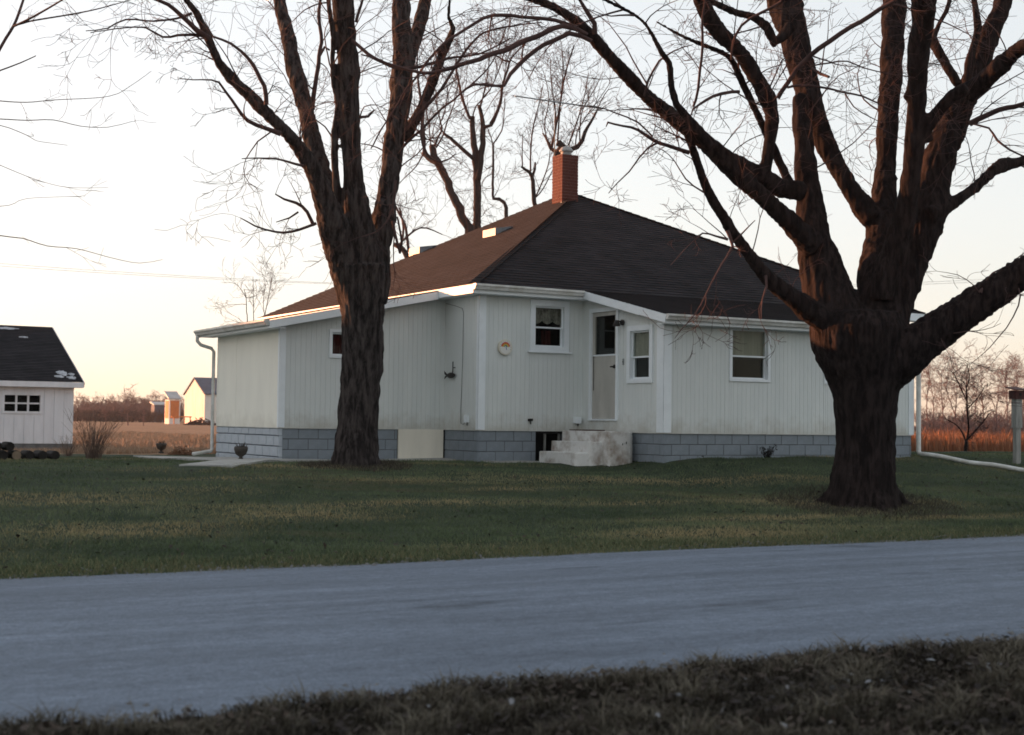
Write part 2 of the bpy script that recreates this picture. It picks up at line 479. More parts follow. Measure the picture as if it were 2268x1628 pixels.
def blade_mat(name, ca, cb, cdry, scale=.55):
    m = bpy.data.materials.new(name)
    N, L = nodes_of(m)
    b = N['Principled BSDF']; b.inputs['Roughness'].default_value = .8; b.inputs['Specular IOR Level'].default_value = .15
    at_ = N.new('ShaderNodeAttribute'); at_.attribute_name = 'tint'
    sp = N.new('ShaderNodeSeparateColor'); L.new(at_.outputs['Color'], sp.inputs['Color'])
    x = N.new('ShaderNodeMix'); x.data_type = 'RGBA'; x.inputs[6].default_value = (*ca, 1); x.inputs[7].default_value = (*cb, 1)
    L.new(sp.outputs['Red'], x.inputs['Factor'])
    y = N.new('ShaderNodeMix'); y.data_type = 'RGBA'; y.inputs[7].default_value = (*cdry, 1)
    L.new(sp.outputs['Green'], y.inputs['Factor']); L.new(x.outputs[2], y.inputs[6])
    L.new(y.outputs[2], b.inputs['Base Color'])
    return m
M['lawnblade'] = blade_mat('lawn_blades', (.046, .066, .034), (.125, .158, .084), (.40, .30, .165))
M['deadblade'] = blade_mat('dead_grass_blades', (.014, .011, .009), (.050, .041, .030), (.17, .155, .12))
M['redblade'] = blade_mat('red_bluestem_blades', (.20, .075, .04), (.30, .13, .07), (.36, .2, .11))
M['fieldblade'] = blade_mat('field_stubble_blades', (.22, .14, .09), (.32, .22, .15), (.36, .28, .2))

# ------------------------------------------------------------------ the ground
def axis(fine0, fine1, step, far, grow=1.22):
    mid = list(np.arange(fine0, fine1 + 1e-6, step))
    a, s, out = fine1, step, []
    while a < far:
        s *= grow; a += s; out.append(a)
    b, s, out2 = fine0, step, []
    while b > -far:
        s *= grow; b -= s; out2.append(b)
    return np.array(out2[::-1] + mid + out)
def make_ground():
    us = axis(-14, 42, .4, 2600); vs_ = axis(2.5, 48, .3, 2600)
    U, V = np.meshgrid(us, vs_)
    Z = hz(U, V)
    X, Y = FX * U - FY * V, FY * U + FX * V
    nv, nu = U.shape
    co = np.stack([X, Y, Z], -1).reshape(-1, 3)
    idx = np.arange(nv * nu).reshape(nv, nu)
    q = np.stack([idx[:-1, :-1], idx[:-1, 1:], idx[1:, 1:], idx[1:, :-1]], -1).reshape(-1, 4)
    me = bpy.data.meshes.new('ground')
    me.from_pydata(co.tolist(), [], q.tolist())
    wob = .8 * np.sin(U * .7) + .5 * np.sin(U * 1.9 + 1)
    verge = (V < 7.4).astype(float)
    # tan field: behind the yard on the left and far away everywhere
    fl = sstep(36.5, 37.5, V + wob * .6) * (1 - sstep(4, 7, X))
    far = sstep(170, 190, V)
    right = sstep(4, 7, X) * sstep(24.5, 27, V)
    red = np.maximum(fl, 0)
    blue = right * (1 - far)
    colr = np.stack([verge, np.clip(red, 0, 1), blue, np.ones_like(red)], -1).reshape(-1, 4)
    a = me.color_attributes.new('zone', 'FLOAT_COLOR', 'POINT')
    a.data.foreach_set('color', colr.astype(np.float32).ravel())
    me.polygons.foreach_set('use_smooth', [True] * len(me.polygons))
    me.update()
    o = link('ground', me, M['ground'])
    tag(o, 'broad lawn, dead grass verge and tan field around the house', kind='structure')
make_ground()

def make_road():
    rnd = random.Random(3)
    mb = MB()
    us = list(np.arange(-40, 80.01, .25))
    us = [-2500, -600, -150] + us + [150, 600, 2500]
    vs_ = [6.95, 7.5, 8.5, 9.5, 10.4, 11.3, 12.3, 13.2, 13.75]
    zs = [-.035, .0, .02, .033, .037, .033, .02, .005, -.02]
    for u in us:
        for k, (v, z) in enumerate(zip(vs_, zs)):
            if k == 0: v += .07 * noise.noise((u * 1.1, 0, 0)) + .05 * noise.noise((u * 4, 3, 0))
            if k == 8: v += .10 * noise.noise((u * .9, 7, 0)) + .07 * noise.noise((u * 3.5, 9, 0))
            mb.v.append((u, v, z + .012 * noise.noise((u * .25, v * .5, 2))))
    n = len(vs_)
    for i in range(len(us) - 1):
        for k in range(n - 1):
            a = i * n + k
            mb.f.append((a, a + n, a + n + 1, a + 1))
    o = mb.build('road', M['road'], smooth=True)
    o.rotation_euler = (0, 0, rad(30))
    tag(o, 'grey worn asphalt country road with no markings', kind='structure')
make_road()

# far road strip on the right, beyond the red grass
mb = MB()
pa, pb = at(2010, 948, 132), at(2290, 952, 150)
for i in range(10):
    for j, (off) in enumerate((0, 5)):
        p = pa.lerp(pb, -1 + i / 9 * 4)
        mb.v.append((p.x, p.y + off, gz(p.x, p.y + off) + .12))
for i in range(9):
    mb.f.append((2 * i, 2 * i + 2, 2 * i + 3, 2 * i + 1))
tag(mb.build('far_road', M['concrete']), 'pale strip of far road beyond the red grass', kind='structure')

# ------------------------------------------------------------------ evening air
hb = MB(); hb.box(-700, 700, -60, 1100, -3, 26)
hm = bpy.data.materials.new('evening_haze'); N_, L_ = nodes_of(hm)
N_.remove(N_['Principled BSDF'])
pv = N_.new('ShaderNodeVolumePrincipled'); pv.inputs['Density'].default_value = .0002; pv.inputs['Color'].default_value = (.95, .90, .90, 1); pv.inputs['Anisotropy'].default_value = .2
L_.new(pv.outputs[0], N_['Material Output'].inputs['Volume'])
tag(hb.build('haze', hm), 'faint pink evening haze over the fields', kind='stuff')

# ------------------------------------------------------------------ the house
AX, AY, AZ = -.63, 27.1, .68
house = empty('house', (AX, AY, AZ), rad(30))
tag(house, 'low white grooved plywood house with dark hip roof and brick chimney', 'house')
HM = Matrix.Translation((AX, AY, AZ)) @ Matrix.Rotation(rad(30), 4, 'Z')
HMI = HM.inverted()
FT = .61                                            # top of the foundation
PW, PD, PX0, PX1 = 6.24, 2.75, 2.34, 8.58           # porch
LX, LY0, LY1 = -3.46, 1.43, 5.1                     # left wing
OV = .3
ZE, ZP = 3.37, 6.30
EX, SY = (1, 0, 0), (0, -1, 0)
NF, NS = (0, -1, 0), (-1, 0, 0)
F_main = Frm((0, 0, 0), EX, NF)                     # main front, short
S_main = Frm((0, LY0, 0), SY, NS)                   # main side, between left wing and corner
F_porch = Frm((PX0, -PD, 0), EX, NF)
S_porch = Frm((PX0, 0, 0), SY, NS)
F_left = Frm((LX, LY0, 0), EX, NF)
S_left = Frm((LX, LY1, 0), SY, NS)
def porch_roof_z(y): return 3.44 + .224 * y         # y is negative in front of the main wall
def left_roof_z(x): return 3.40 + .208 * x

rnd = random.Random(11)
def wall(F, W, z0, ztop, openings=(), panel=1.22, groove=.1, first=None):
    """sheathing (the wall) with grooved sheets of plywood siding on it"""
    ed = [0.0]; seams = [0.0]
    s = first if first else panel
    while s < W - .15:
        seams.append(s); s += panel
    seams.append(W)
    for a, b in zip(seams[:-1], seams[1:]):
        n = max(1, round((b - a) / groove))
        ed += [a + (b - a) * k / n for k in range(1, n + 1)]
    for o in openings: ed += [o[0], o[1]]
    ed = sorted(set(round(e, 4) for e in ed))
    e2 = [ed[0]]
    for e in ed[1:]:
        if e - e2[-1] > .012: e2.append(e)
    ed = e2
    def spans(a, b):
        m = (a + b) / 2
        cuts = sorted((o[2], o[3]) for o in openings if o[0] - .001 <= m <= o[1] + .001)
        z = z0; out = []
        for c0, c1 in cuts:
            if c0 > z: out.append((z, c0, False))
            z = c1
        out.append((z, None, True))
        return out
    back = MB()
    for a, b in zip(ed[:-1], ed[1:]):
        for lo, hi, top in spans(a, b):
            ta, tb = (ztop(a), ztop(b)) if top else (hi, hi)
            if ta <= lo: continue
            back.quad(F.P(a, lo, -.006), F.P(b, lo, -.006), F.P(b, tb, -.006), F.P(a, ta, -.006))
    w = back.build('wall', M['siding'], house)
    for s0, s1 in zip(seams[:-1], seams[1:]):
        mb = MB()
        proud = rnd.uniform(0, .004)
        for a, b in zip(ed[:-1], ed[1:]):
            m = (a + b) / 2
            if not s0 < m < s1: continue
            g = .0020
            a_ = a + (g if abs(a - s0) > .01 else .003); b_ = b - (g if abs(b - s1) > .01 else .003)
            for lo, hi, top in spans(a, b):
                ta, tb = (ztop(a) - .002, ztop(b) - .002) if top else (hi, hi)
                if ta <= lo: continue
                d = proud
                lo_ = lo
                mb.quad(F.P(a_, lo_, d), F.P(b_, lo_, d), F.P(b_, tb, d), F.P(a_, ta, d))
                mb.quad(F.P(a_, lo_, -.012), F.P(a_, lo_, d), F.P(a_, ta, d), F.P(a_, ta, -.012))
                mb.quad(F.P(b_, lo_, d), F.P(b_, lo_, -.012), F.P(b_, tb, -.012), F.P(b_, tb, d))
                mb.quad(F.P(a_, lo_, -.012), F.P(b_, lo_, -.012), F.P(b_, lo_, d), F.P(a_, lo_, d))
        if mb.f: mb.build('siding_panel', M['siding'], w)
    return w

WIN1 = (1.117, 2.01, 2.17, 3.17)
WIN3 = (1.498, 2.479, 1.60, 2.65)
WIN4 = (3.84, 4.82, 1.60, 2.65)
WIN2 = (1.58, 2.41, 1.54, 2.62)
WINL = (.975, 1.70, 1.96, 2.51)
DOOR = (.28, 1.29, .86, 3.02)
def hole(w, i=.05): return (w[0] + i, w[1] - i, w[2] + i, w[3] - i)
ZW = ZE + .10
w_main = wall(F_main, PX0, FT, lambda a: ZW, [hole(WIN1)], first=1.12)
w_smain = wall(S_main, LY0, FT, lambda a: ZW)
w_porch = wall(F_porch, PW, FT, lambda a: porch_roof_z(-PD) - .03, [hole(WIN3), hole(WIN4)], first=1.40)
w_sporch = wall(S_porch, PD, FT, lambda a: porch_roof_z(-a) - .03, [(DOOR[0] + .05, DOOR[1] - .05, DOOR[2], DOOR[3] - .05), hole(WIN2)], first=1.44)
w_left = wall(F_left, -LX, FT, lambda a: left_roof_z(LX + a) - .03, [hole(WINL)], first=1.02)
w_sleft = wall(S_left, LY1 - LY0, FT, lambda a: left_roof_z(LX) - .03, first=1.22, groove=1.3)
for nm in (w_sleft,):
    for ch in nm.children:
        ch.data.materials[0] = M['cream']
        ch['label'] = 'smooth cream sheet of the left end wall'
# the sides the photograph does not show, plain sheathing
mb = MB()
mb.quad((11.2, 0, FT), (11.2, 11.2, FT), (11.2, 11.2, ZW), (11.2, 0, ZW))
mb.quad((11.2, 11.2, FT), (0, 11.2, FT), (0, 11.2, ZW), (11.2, 11.2, ZW))
mb.quad((0, 11.2, FT), (0, LY1, FT), (0, LY1, ZW), (0, 11.2, ZW))
mb.quad((PX1, 0, FT), (11.2, 0, FT), (11.2, 0, ZW), (PX1, 0, ZW))
mb.quad((PX1, -PD, FT), (PX1, 0, FT), (PX1, 0, porch_roof_z(0)), (PX1, -PD, porch_roof_z(-PD)))
mb.quad((0, LY1, FT), (LX, LY1, FT), (LX, LY1, left_roof_z(LX) - .03), (0, LY1, 3.36))
mb.build('rear_wall', M['siding'], house)
# floor and inner partitions that keep the rooms dark
mb = MB()
mb.box(.05, 11.1, .05, 11.1, FT - .05, FT)
mb.box(PX0 + .05, PX1 - .05, -PD + .05, .04, FT - .05, FT)
mb.box(LX + .05, -.05, LY0 + .05, LY1 - .05, FT - .05, FT)
mb.box(.1, 11.1, 3.2, 3.3, FT, ZE)
mb.build('floor', M['dark'], house)

# foundation with its courses of block
found = MB()
def found_core(F, W, gaps=()):
    xs = [0.0] + [g for gp in gaps for g in gp[:2]] + [W]
    for a, b in zip(xs[0::2], xs[1::2]):
        found.fbox(F, a + (.03 if a == 0 else 0), b - (.03 if b == W else 0), -.4, FT - .002, -.19, -.03)
found_core(F_left, -LX, [(2.46, -LX)])
found_core(S_left, LY1 - LY0)
found_core(S_main, LY0)
found_core(F_main, PX0, [(1.30, 1.93)])
found_core(F_porch, PW)
found_core(S_porch, PD)
found.box(11.0, 11.19, 0, 11.2, -.4, FT - .002)
found.box(0, 11.0, 11.0, 11.19, -.4, FT - .002)
found.box(PX1 - .19, PX1 - .03, -PD + .19, 0, -.4, FT - .002)
foundation = found.build('foundation', M['mortar'], house)
block_mesh = {}
def block_me(L, H, rough):
    k = (round(L, 3), round(H, 3), rough)
    if k in block_mesh: return block_mesh[k]
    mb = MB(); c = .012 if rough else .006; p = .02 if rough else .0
    fr = [(0, 0), (L, 0), (L, H), (0, H)]
    back = [(x, .05, z) for x, z in fr]; edge = [(x, .008, z) for x, z in fr]
    face = [(x + (c if x == 0 else -c), 0 - p, z + (c if z == 0 else -c)) for x, z in fr]
    mb.v += back + edge + face
    for r in (0, 4):
        for i in range(4):
            j = (i + 1) % 4
            mb.f.append((r + i, r + j, r + 4 + j, r + 4 + i))
    mb.f.append((8, 9, 10, 11))
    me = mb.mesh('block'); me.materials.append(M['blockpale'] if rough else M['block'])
    block_mesh[k] = me
    return me
def courses(F, W, n, H=.2, L=.4, rough=False, gaps=(), firsth=None):
    z = FT
    for r in range(n):
        h = firsth if (r == 0 and firsth) else H
        z -= h
        a = -L / 2 if r % 2 else 0.0
        while a < W - .02:
            a0, a1 = max(a, 0), min(a + L, W)
            pieces = [(a0, a1)]
            for g0, g1 in gaps:
                new = []
                for p0, p1 in pieces:
                    if p1 <= g0 or p0 >= g1: new.append((p0, p1)); continue
                    if p0 < g0 - .03: new.append((p0, g0))
                    if p1 > g1 + .03: new.append((g1, p1))
                pieces = new
            for p0, p1 in pieces:
                if p1 - p0 > .03:
                    link('block', block_me(round(p1 - p0, 2) - .012, h - .012, rough), None, foundation, F.M(p0 + .006, z + .004, -.022 + rnd.uniform(-.003, .004)))
            a += L
courses(F_left, -LX, 4, gaps=[(2.46, -LX)])
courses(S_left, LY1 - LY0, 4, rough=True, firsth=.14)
courses(S_main, LY0, 4)
courses(F_main, PX0, 4, gaps=[(1.30, 1.93)])
courses(F_porch, PW, 3)
courses(S_porch, PD, 3)
# crawl space opening with two props, and the plywood access panel
mb = MB()
mb.fbox(F_main, 1.30, 1.93, -.1, FT - .01, -.8, -.7)
mb.fbox(F_main, 1.24, 1.30, -.1, FT - .01, -.7, -.2)
mb.fbox(F_main, 1.93, 2.0, -.1, FT - .01, -.7, -.2)
mb.build('crawl_space', M['dark'], house)
for a in (1.56, 1.88):
    mb = MB(); mb.fbox(F_main, a, a + .035, -.1, FT - .01, -.17, -.13); mb.build('prop', M['post'], house)
mb = MB()
mb.fbox(F_left, 2.46, 3.44, -.05, FT + .0, -.012, .03)
mb.build('access_panel', M['plywood'], house)
# water table drip edge
mb = MB()
for F, W in ((F_left, -LX), (S_left, LY1 - LY0), (S_main, LY0), (F_main, PX0), (F_porch, PW), (S_porch, PD)):
    mb.fbox(F, 0, W, FT - .004, FT + .012, -.03, .008)
mb.build('drip_edge', M['siding'], house)

# corner boards
def corner(Fa, a, zt, w=.13, side='r'):
    mb = MB()
    if side == 'r': mb.fbox(Fa, a - w, a + .022, FT + .014, zt, .0045, .022)
    else: mb.fbox(Fa, a - .022, a + w, FT + .014, zt, .0045, .0245)
    mb.build('corner_board', M['trim'], house)
corner(F_main, 0, ZW - .1, side='l'); corner(S_main, LY0, ZW - .1, w=.07, side='r')
corner(F_porch, 0, porch_roof_z(-PD) - .1, w=.15, side='l'); corner(S_porch, PD, porch_roof_z(-PD) - .05, w=.20, side='r')
corner(F_left, 0, left_roof_z(LX) - .05, w=.10, side='l'); corner(S_left, LY1 - LY0, left_roof_z(LX) - .1, w=.06, side='r')
corner(F_porch, PW, porch_roof_z(-PD) - .1, w=.12, side='r')

# windows
def wavy(F, a0, a1, z0, z1, d, amp=.02, waves=7, top=None):
    mb = MB(); n = 40
    for i in range(n + 1):
        a = a0 + (a1 - a0) * i / n
        dd = d + amp * math.sin(i / n * waves * 2 * math.pi) + amp * .4 * math.sin(i * 1.7)
        zb = z0 + (top(i / n) if top else 0)
        mb.v += [tuple(F.P(a, zb, dd)), tuple(F.P(a, z1, dd))]
    for i in range(n):
        mb.f.append((2 * i, 2 * i + 2, 2 * i + 3, 2 * i + 1))
    return mb
def window(F, w, tw=.09, style='cream', meet=.5, sill=True, divided=True):
    a0, a1, z0, z1 = w
    mb = MB()
    mb.fbox(F, a0, a0 + tw, z0, z1, -.01, .028)
    mb.fbox(F, a1 - tw, a1, z0, z1, -.01, .028)
    mb.fbox(F, a0 + tw, a1 - tw, z1 - tw, z1, -.01, .03)
    mb.fbox(F, a0 + tw, a1 - tw, z0, z0 + tw * .8, -.01, .03)
    i0, i1, j0, j1 = a0 + tw, a1 - tw, z0 + tw * .8, z1 - tw
    for b in ((i0 - .02, i0, j0, j1), (i1, i1 + .02, j0, j1), (i0, i1, j1, j1 + .02), (i0, i1, j0 - .02, j0)):
        mb.fbox(F, *b, -.14, -.011)
    win = mb.build('window', M['trim'], house)
    if sill:
        s = MB(); s.fbox(F, a0 - .05, a1 + .05, z0 - .03, z0 - .002, -.005, .06); s.build('sill', M['trim'], win)
    zm = j0 + (j1 - j0) * meet
    def sash(za, zb, d):
        r = .032
        m = MB()
        m.fbox(F, i0 + .002, i0 + r, za, zb, d - .03, d); m.fbox(F, i1 - r, i1 - .002, za, zb, d - .03, d)
        m.fbox(F, i0 + r, i1 - r, za, za + r, d - .03, d - .001); m.fbox(F, i0 + r, i1 - r, zb - r, zb, d - .03, d - .001)
        m.build('sash', M['trim'], win)
        g = MB(); g.fbox(F, i0 + r - .005, i1 - r + .005, za + r - .005, zb - r + .005, d - .019, d - .015)
        g.build('pane', M['glass'], win)
    if divided:
        sash(zm - .02, j1, -.03); sash(j0, zm + .014, -.065)
    else:
        sash(j0, j1, -.04)
    b0, b1 = i0 - .1, i1 + .1
    if style == 'cream':
        wavy(F, i0 - .02, i1 + .02, zm + .0, j1 + .03, -.12, .016, 5).build('curtain', M['curtain'], win, smooth=True)
    elif style == 'red':
        wavy(F, i0 - .02, i1 + .02, zm + .13, j1 + .03, -.11, .010, 9, top=lambda t: -.06 * abs(math.sin(t * 9))).build('curtain', M['lace'], win, smooth=True)
        wavy(F, i0 + (i1 - i0) * .45, i0 + (i1 - i0) * .8, j0 - .05, zm - .05, -.26, .03, 3).build('curtain', M['redcloth'], win, smooth=True)
    elif style == 'grey':
        wavy(F, i0 - .02, i1 + .02, zm + .02, j1 + .03, -.105, .008, 2).build('curtain', M['curtain'], win, smooth=True)
    elif style == 'redsmall':
        wavy(F, i0 - .02, i1 + .02, j0 + .02, j1 + .03, -.2, .02, 6).build('curtain', M['redcloth'], win, smooth=True)
    # the room behind, dark
    rm = MB()
    D = -1.1
    rm.quad(F.P(b0, j0 - .4, D), F.P(b1, j0 - .4, D), F.P(b1, j1 + .1, D), F.P(b0, j1 + .1, D))
    rm.quad(F.P(b0, j0 - .4, D), F.P(b0, j0 - .4, -.15), F.P(b0, j1 + .1, -.15), F.P(b0, j1 + .1, D))
    rm.quad(F.P(b1, j0 - .4, -.15), F.P(b1, j0 - .4, D), F.P(b1, j1 + .1, D), F.P(b1, j1 + .1, -.15))
    rm.quad(F.P(b0, j1 + .1, -.15), F.P(b1, j1 + .1, -.15), F.P(b1, j1 + .1, D), F.P(b0, j1 + .1, D))
    rm.build('room', M['dark'], win)
    return win
window(F_main, WIN1, .115, 'red', .48)
window(S_porch, WIN2, .10, 'grey', .46, sill=False)
window(F_porch, WIN3, .06, 'cream', .46, sill=False)
window(F_porch, WIN4, .06, 'cream', .46, sill=False)
window(F_left, WINL, .06, 'redsmall', .5, sill=False, divided=False)

# storm door on the porch side
a0, a1, z0, z1 = DOOR
mb = MB()
tw = .075
mb.fbox(S_porch, a0, a0 + tw, z0, z1, -.01, .03); mb.fbox(S_porch, a1 - tw, a1, z0, z1, -.01, .03)
mb.fbox(S_porch, a0 + tw, a1 - tw, z1 - tw, z1, -.01, .032)
mb.fbox(S_porch, a0 + .01, a1 - .01, z0 - .03, z0, -.1, .05)
door_frame = mb.build('door_frame', M['trim'], house)
d0, d1, e0, e1 = a0 + tw + .004, a1 - tw - .004, z0 + .005, z1 - tw - .004
zm = e0 + (e1 - e0) * .6
mb = MB()
st = .075
mb.fbox(S_porch, d0, d0 + st, e0, e1, -.05, -.008); mb.fbox(S_porch, d1 - st, d1, e0, e1, -.05, -.008)
mb.fbox(S_porch, d0 + st, d1 - st, e1 - st, e1, -.05, -.01)
mb.fbox(S_porch, d0 + st, d1 - st, e0, zm - .03, -.045, -.014)
door = mb.build('door', M['door'], house)
mb = MB(); mb.fbox(S_porch, d0 + .02, d1 - .02, zm - .028, zm + .004, -.03, -.003); mb.build('cross_rail', M['trim'], door)
mb = MB(); mb.fbox(S_porch, d0 + st, d1 - st, zm + .004, e1 - st, -.032, -.028); mb.build('pane', M['glass'], door)
mb = MB()
mb.fbox(S_porch, d1 - .10, d1 - .05, e0 + .97, e0 + 1.04, -.008, .01)
mb.tube([S_porch.P(d1 - .075, e0 + 1.0, .0), S_porch.P(d1 - .075, e0 + 1.0, .05), S_porch.P(d1 - .13, e0 + 1.0, .06)], [.014, .016, .012], 8)
mb.build('handle', M['black'], door)
mb = MB()
mb.tube([S_porch.P(d0 + .06, e0 + .55, .004), S_porch.P(d0 + .062, e0 + 1.22, .006)], .007, 5)
mb.build('closer_rod', M['black'], door)
mb = MB()      # dark room behind the door glass, with a standing dark shape like a hung coat
mb.quad(S_porch.P(d0 - .1, e0, -.9), S_porch.P(d1 + .1, e0, -.9), S_porch.P(d1 + .1, e1 + .1, -.9), S_porch.P(d0 - .1, e1 + .1, -.9))
mb.quad(S_porch.P(d0 - .1, e0, -.9), S_porch.P(d0 - .1, e0, -.1), S_porch.P(d0 - .1, e1 + .1, -.1), S_porch.P(d0 - .1, e1 + .1, -.9))
mb.quad(S_porch.P(d1 + .1, e0, -.1), S_porch.P(d1 + .1, e0, -.9), S_porch.P(d1 + .1, e1 + .1, -.9), S_porch.P(d1 + .1, e1 + .1, -.1))
mb.build('hallway', M['dark'], door)

# roof in real courses of shingle
def roof_face(mb, poly, ex, expo=.14):
    P = [Vector(p) for p in poly]
    ex = Vector(ex).normalized()
    n = (P[1] - P[0]).cross(P[2] - P[0]).normalized()
    if n.z < 0: n = -n
    up = n.cross(ex).normalized()
    if up.z < 0: up = -up
    o = P[0]
    q = [((p - o).dot(ex), (p - o).dot(up)) for p in P]
    def clip(pts, b, keep_above):
        out = []
        for i in range(len(pts)):
            c, d = pts[i], pts[(i + 1) % len(pts)]
            ic = (c[1] >= b) if keep_above else (c[1] <= b); idd = (d[1] >= b) if keep_above else (d[1] <= b)
            if ic: out.append(c)
            if ic != idd:
                t = (b - c[1]) / (d[1] - c[1]); out.append((c[0] + t * (d[0] - c[0]), b))
        return out
    b0 = min(p[1] for p in q); b1 = max(p[1] for p in q)
    b = b0
    if mb.uv is None: mb.uv = []
    off = rnd.uniform(0, 20)
    while b < b1 - .01:
        c = clip(clip(q, b, True), b + expo, False)
        if len(c) >= 3:
            n0 = len(mb.v)
            for a, bb in c:
                h = .012 * (1 - (bb - b) / expo) + .002
                p = o + ex * a + up * bb + n * h
                mb.v.append(tuple(p)); mb.uv.append((a + off, bb))
            mb.f.append(tuple(range(n0, n0 + len(c))))
            lows = [p for p in c if abs(p[1] - b) < 1e-5]
            if len(lows) >= 2:
                l0 = min(lows); l1 = max(lows)
                n0 = len(mb.v)
                for a, h in ((l0[0], 0), (l1[0], 0), (l1[0], .014), (l0[0], .014)):
                    p = o + ex * a + up * b + n * h
                    mb.v.append(tuple(p)); mb.uv.append((a + off, b))
                mb.f.append((n0, n0 + 1, n0 + 2, n0 + 3))
        b += expo
PF, PR = (5.6, 5.3, ZP), (5.6, 6.3, ZP - .02)
c_fl, c_fr, c_bl, c_br = (-OV, -OV, ZE), (11.5, -OV, ZE), (-OV, 11.5, ZE), (11.5, 11.5, ZE)
rb = MB()
roof_face(rb, [c_fl, c_fr, PF], (1, 0, 0))
roof_face(rb, [c_fl, PF, PR, c_bl], (0, 1, 0))
roof_face(rb, [c_fr, c_br, PR, PF], (0, 1, 0))
roof_face(rb, [c_bl, c_br, PR], (1, 0, 0))
roof = rb.build('roof', M['shingle'], house)
rb = MB()
py0 = -PD - .28
roof_face(rb, [(PX0 - .2, py0, porch_roof_z(py0)), (PX1 + .2, py0, porch_roof_z(py0)), (PX1 + .2, -OV + .02, porch_roof_z(-OV + .02)), (PX0 - .2, -OV + .02, porch_roof_z(-OV + .02))], (1, 0, 0))
rb.build('porch_roof', M['shingle'], house)
rb = MB()
lx0 = LX - .3
roof_face(rb, [(lx0, LY0 - .28, left_roof_z(lx0)), (lx0, LY1 + .3, left_roof_z(lx0)), (-.28, LY1 + .3, left_roof_z(-.28)), (-.28, LY0 - .28, left_roof_z(-.28))], (0, 1, 0))
rb.build('wing_roof', M['shingle'], house)
# ridge and hip caps
mb = MB()
for a, b in ((c_fl, PF), (c_fr, PF), (PF, PR)):
    a, b = Vector(a) + Vector((0, 0, .02)), Vector(b) + Vector((0, 0, .02))
    n = int((b - a).length / .2)
    for i in range(n):
        p, q = a.lerp(b, i / n), a.lerp(b, (i + 1) / n + .002)
        mb.bar(p, q - Vector((0, 0, .012)), .2, .012)
mb.build('hip_cap', M['shingle'], roof)
# roof decks underneath (thickness and soffits)
mb = MB()
mb.box(-OV + .02, 11.48, -OV + .02, -.0, ZE - .17, ZE - .155)
mb.box(-OV + .02, 0, 0, 11.48, ZE - .17, ZE - .155)
mb.box(PX0 - .18, PX1 + .18, py0 + .02, -PD, porch_roof_z(py0) - .17, porch_roof_z(py0) - .155)
mb.box(lx0 + .02, LX, LY0 - .26, LY1 + .28, left_roof_z(lx0) - .15, left_roof_z(lx0) - .135)
mb.build('soffit', M['trim'], house)

# fascias, rakes and gutters
def fascia(p, q, h=.17, w=.025, name='fascia', m='trim'):
    mb = MB(); mb.bar(p, q, w, h); return mb.build(name, M[m], house)
zf = ZE - .085
fascia((-OV, -OV - .0, zf), (-OV, 11.5, zf))
fascia((-OV + .0127, -OV, zf), (PX0 - .2, -OV, zf))
fascia((PX1 + .2, -OV, zf), (11.5, -OV, zf))
zz = lambda y: porch_roof_z(y) - .075
fascia((PX0 - .2, -OV + .02, zz(-OV + .02)), (PX0 - .2, py0 - .03, zz(py0 - .03)), h=.15, name='rake_board')
fascia((PX1 + .2, -OV + .02, zz(-OV + .02)), (PX1 + .2, py0, zz(py0)), h=.15, name='rake_board')
fascia((PX0 - .187, py0, porch_roof_z(py0) - .09), (PX1 + .187, py0, porch_roof_z(py0) - .09), h=.15)
zl = lambda x: left_roof_z(x) - .085
fascia((-.312, LY0 - .28, zl(-.312)), (lx0 - .02, LY0 - .28, zl(lx0 - .02)), h=.15, name='rake_board')
fascia((lx0, LY0 - .267, left_roof_z(lx0) - .085), (lx0, LY1 + .3, left_roof_z(lx0) - .085), h=.14)
def gutter(p, q, out):
    p, q, out = Vector(p), Vector(q), Vector(out)
    prof = [(0, 0), (0, -.105), (.065, -.105), (.085, -.06), (.11, -.035), (.11, 0), (.10, 0), (.10, -.03), (.08, -.05), (.06, -.097), (.008, -.097), (.008, 0)]
    mb = MB(); n = len(prof)
    for e in (p, q):
        for d, z in prof: mb.v.append(tuple(e + out * d + Vector((0, 0, z))))
    for i in range(n):
        j = (i + 1) % n
        mb.f.append((i, j, n + j, n + i))
    mb.f.append((0, 1, 2, 3, 4, 5)); mb.f.append((n + 5, n + 4, n + 3, n + 2, n + 1, n))
    return mb.build('gutter', M['gutter'], house)
gutter((-OV - .02, -OV - .015, ZE + .005), (PX0 - .23, -OV - .015, ZE - .005), (0, -1, 0))
gutter((PX0 - .2, py0 - .015, porch_roof_z(py0) + .004), (PX1 + .22, py0 - .015, porch_roof_z(py0) - .012), (0, -1, 0))
gutter((lx0 - .015, LY0 - .25, left_roof_z(lx0) - .002), (lx0 - .015, LY1 + .32, left_roof_z(lx0) - .012), (-1, 0, 0))
# downspouts
def spout(pts, name='downspout', r=.048):
    mb = MB()
    P = [Vector(p) for p in pts]
    mb.tube(P, [r] * len(P), 10, True)
    return mb.build(name, M['gutter'], house, smooth=True)
zg = left_roof_z(lx0) - .11
spout(r=.037, pts=[(lx0 - .07, LY1 + .22, zg), (lx0 - .07, LY1 + .22, zg - .12), (lx0 + .0, LY1 + .2, zg - .2), (LX - .10, LY1 + .1, zg - .27), (LX - .06, LY1 + .06, zg - .34),
       (LX - .06, LY1 + .06, .14), (LX - .08, LY1 + .05, .09), (LX - .5, LY1 - .05, .03)])
zg = porch_roof_z(py0) - .11
gx = PX1 + .10
spout([(gx, py0 - .07, zg), (gx, py0 - .07, zg - .1), (gx, -PD - .08, zg - .25), (gx, -PD - .07, zg - .33), (gx, -PD - .07, .30), (gx + .02, -PD - .09, .235)])

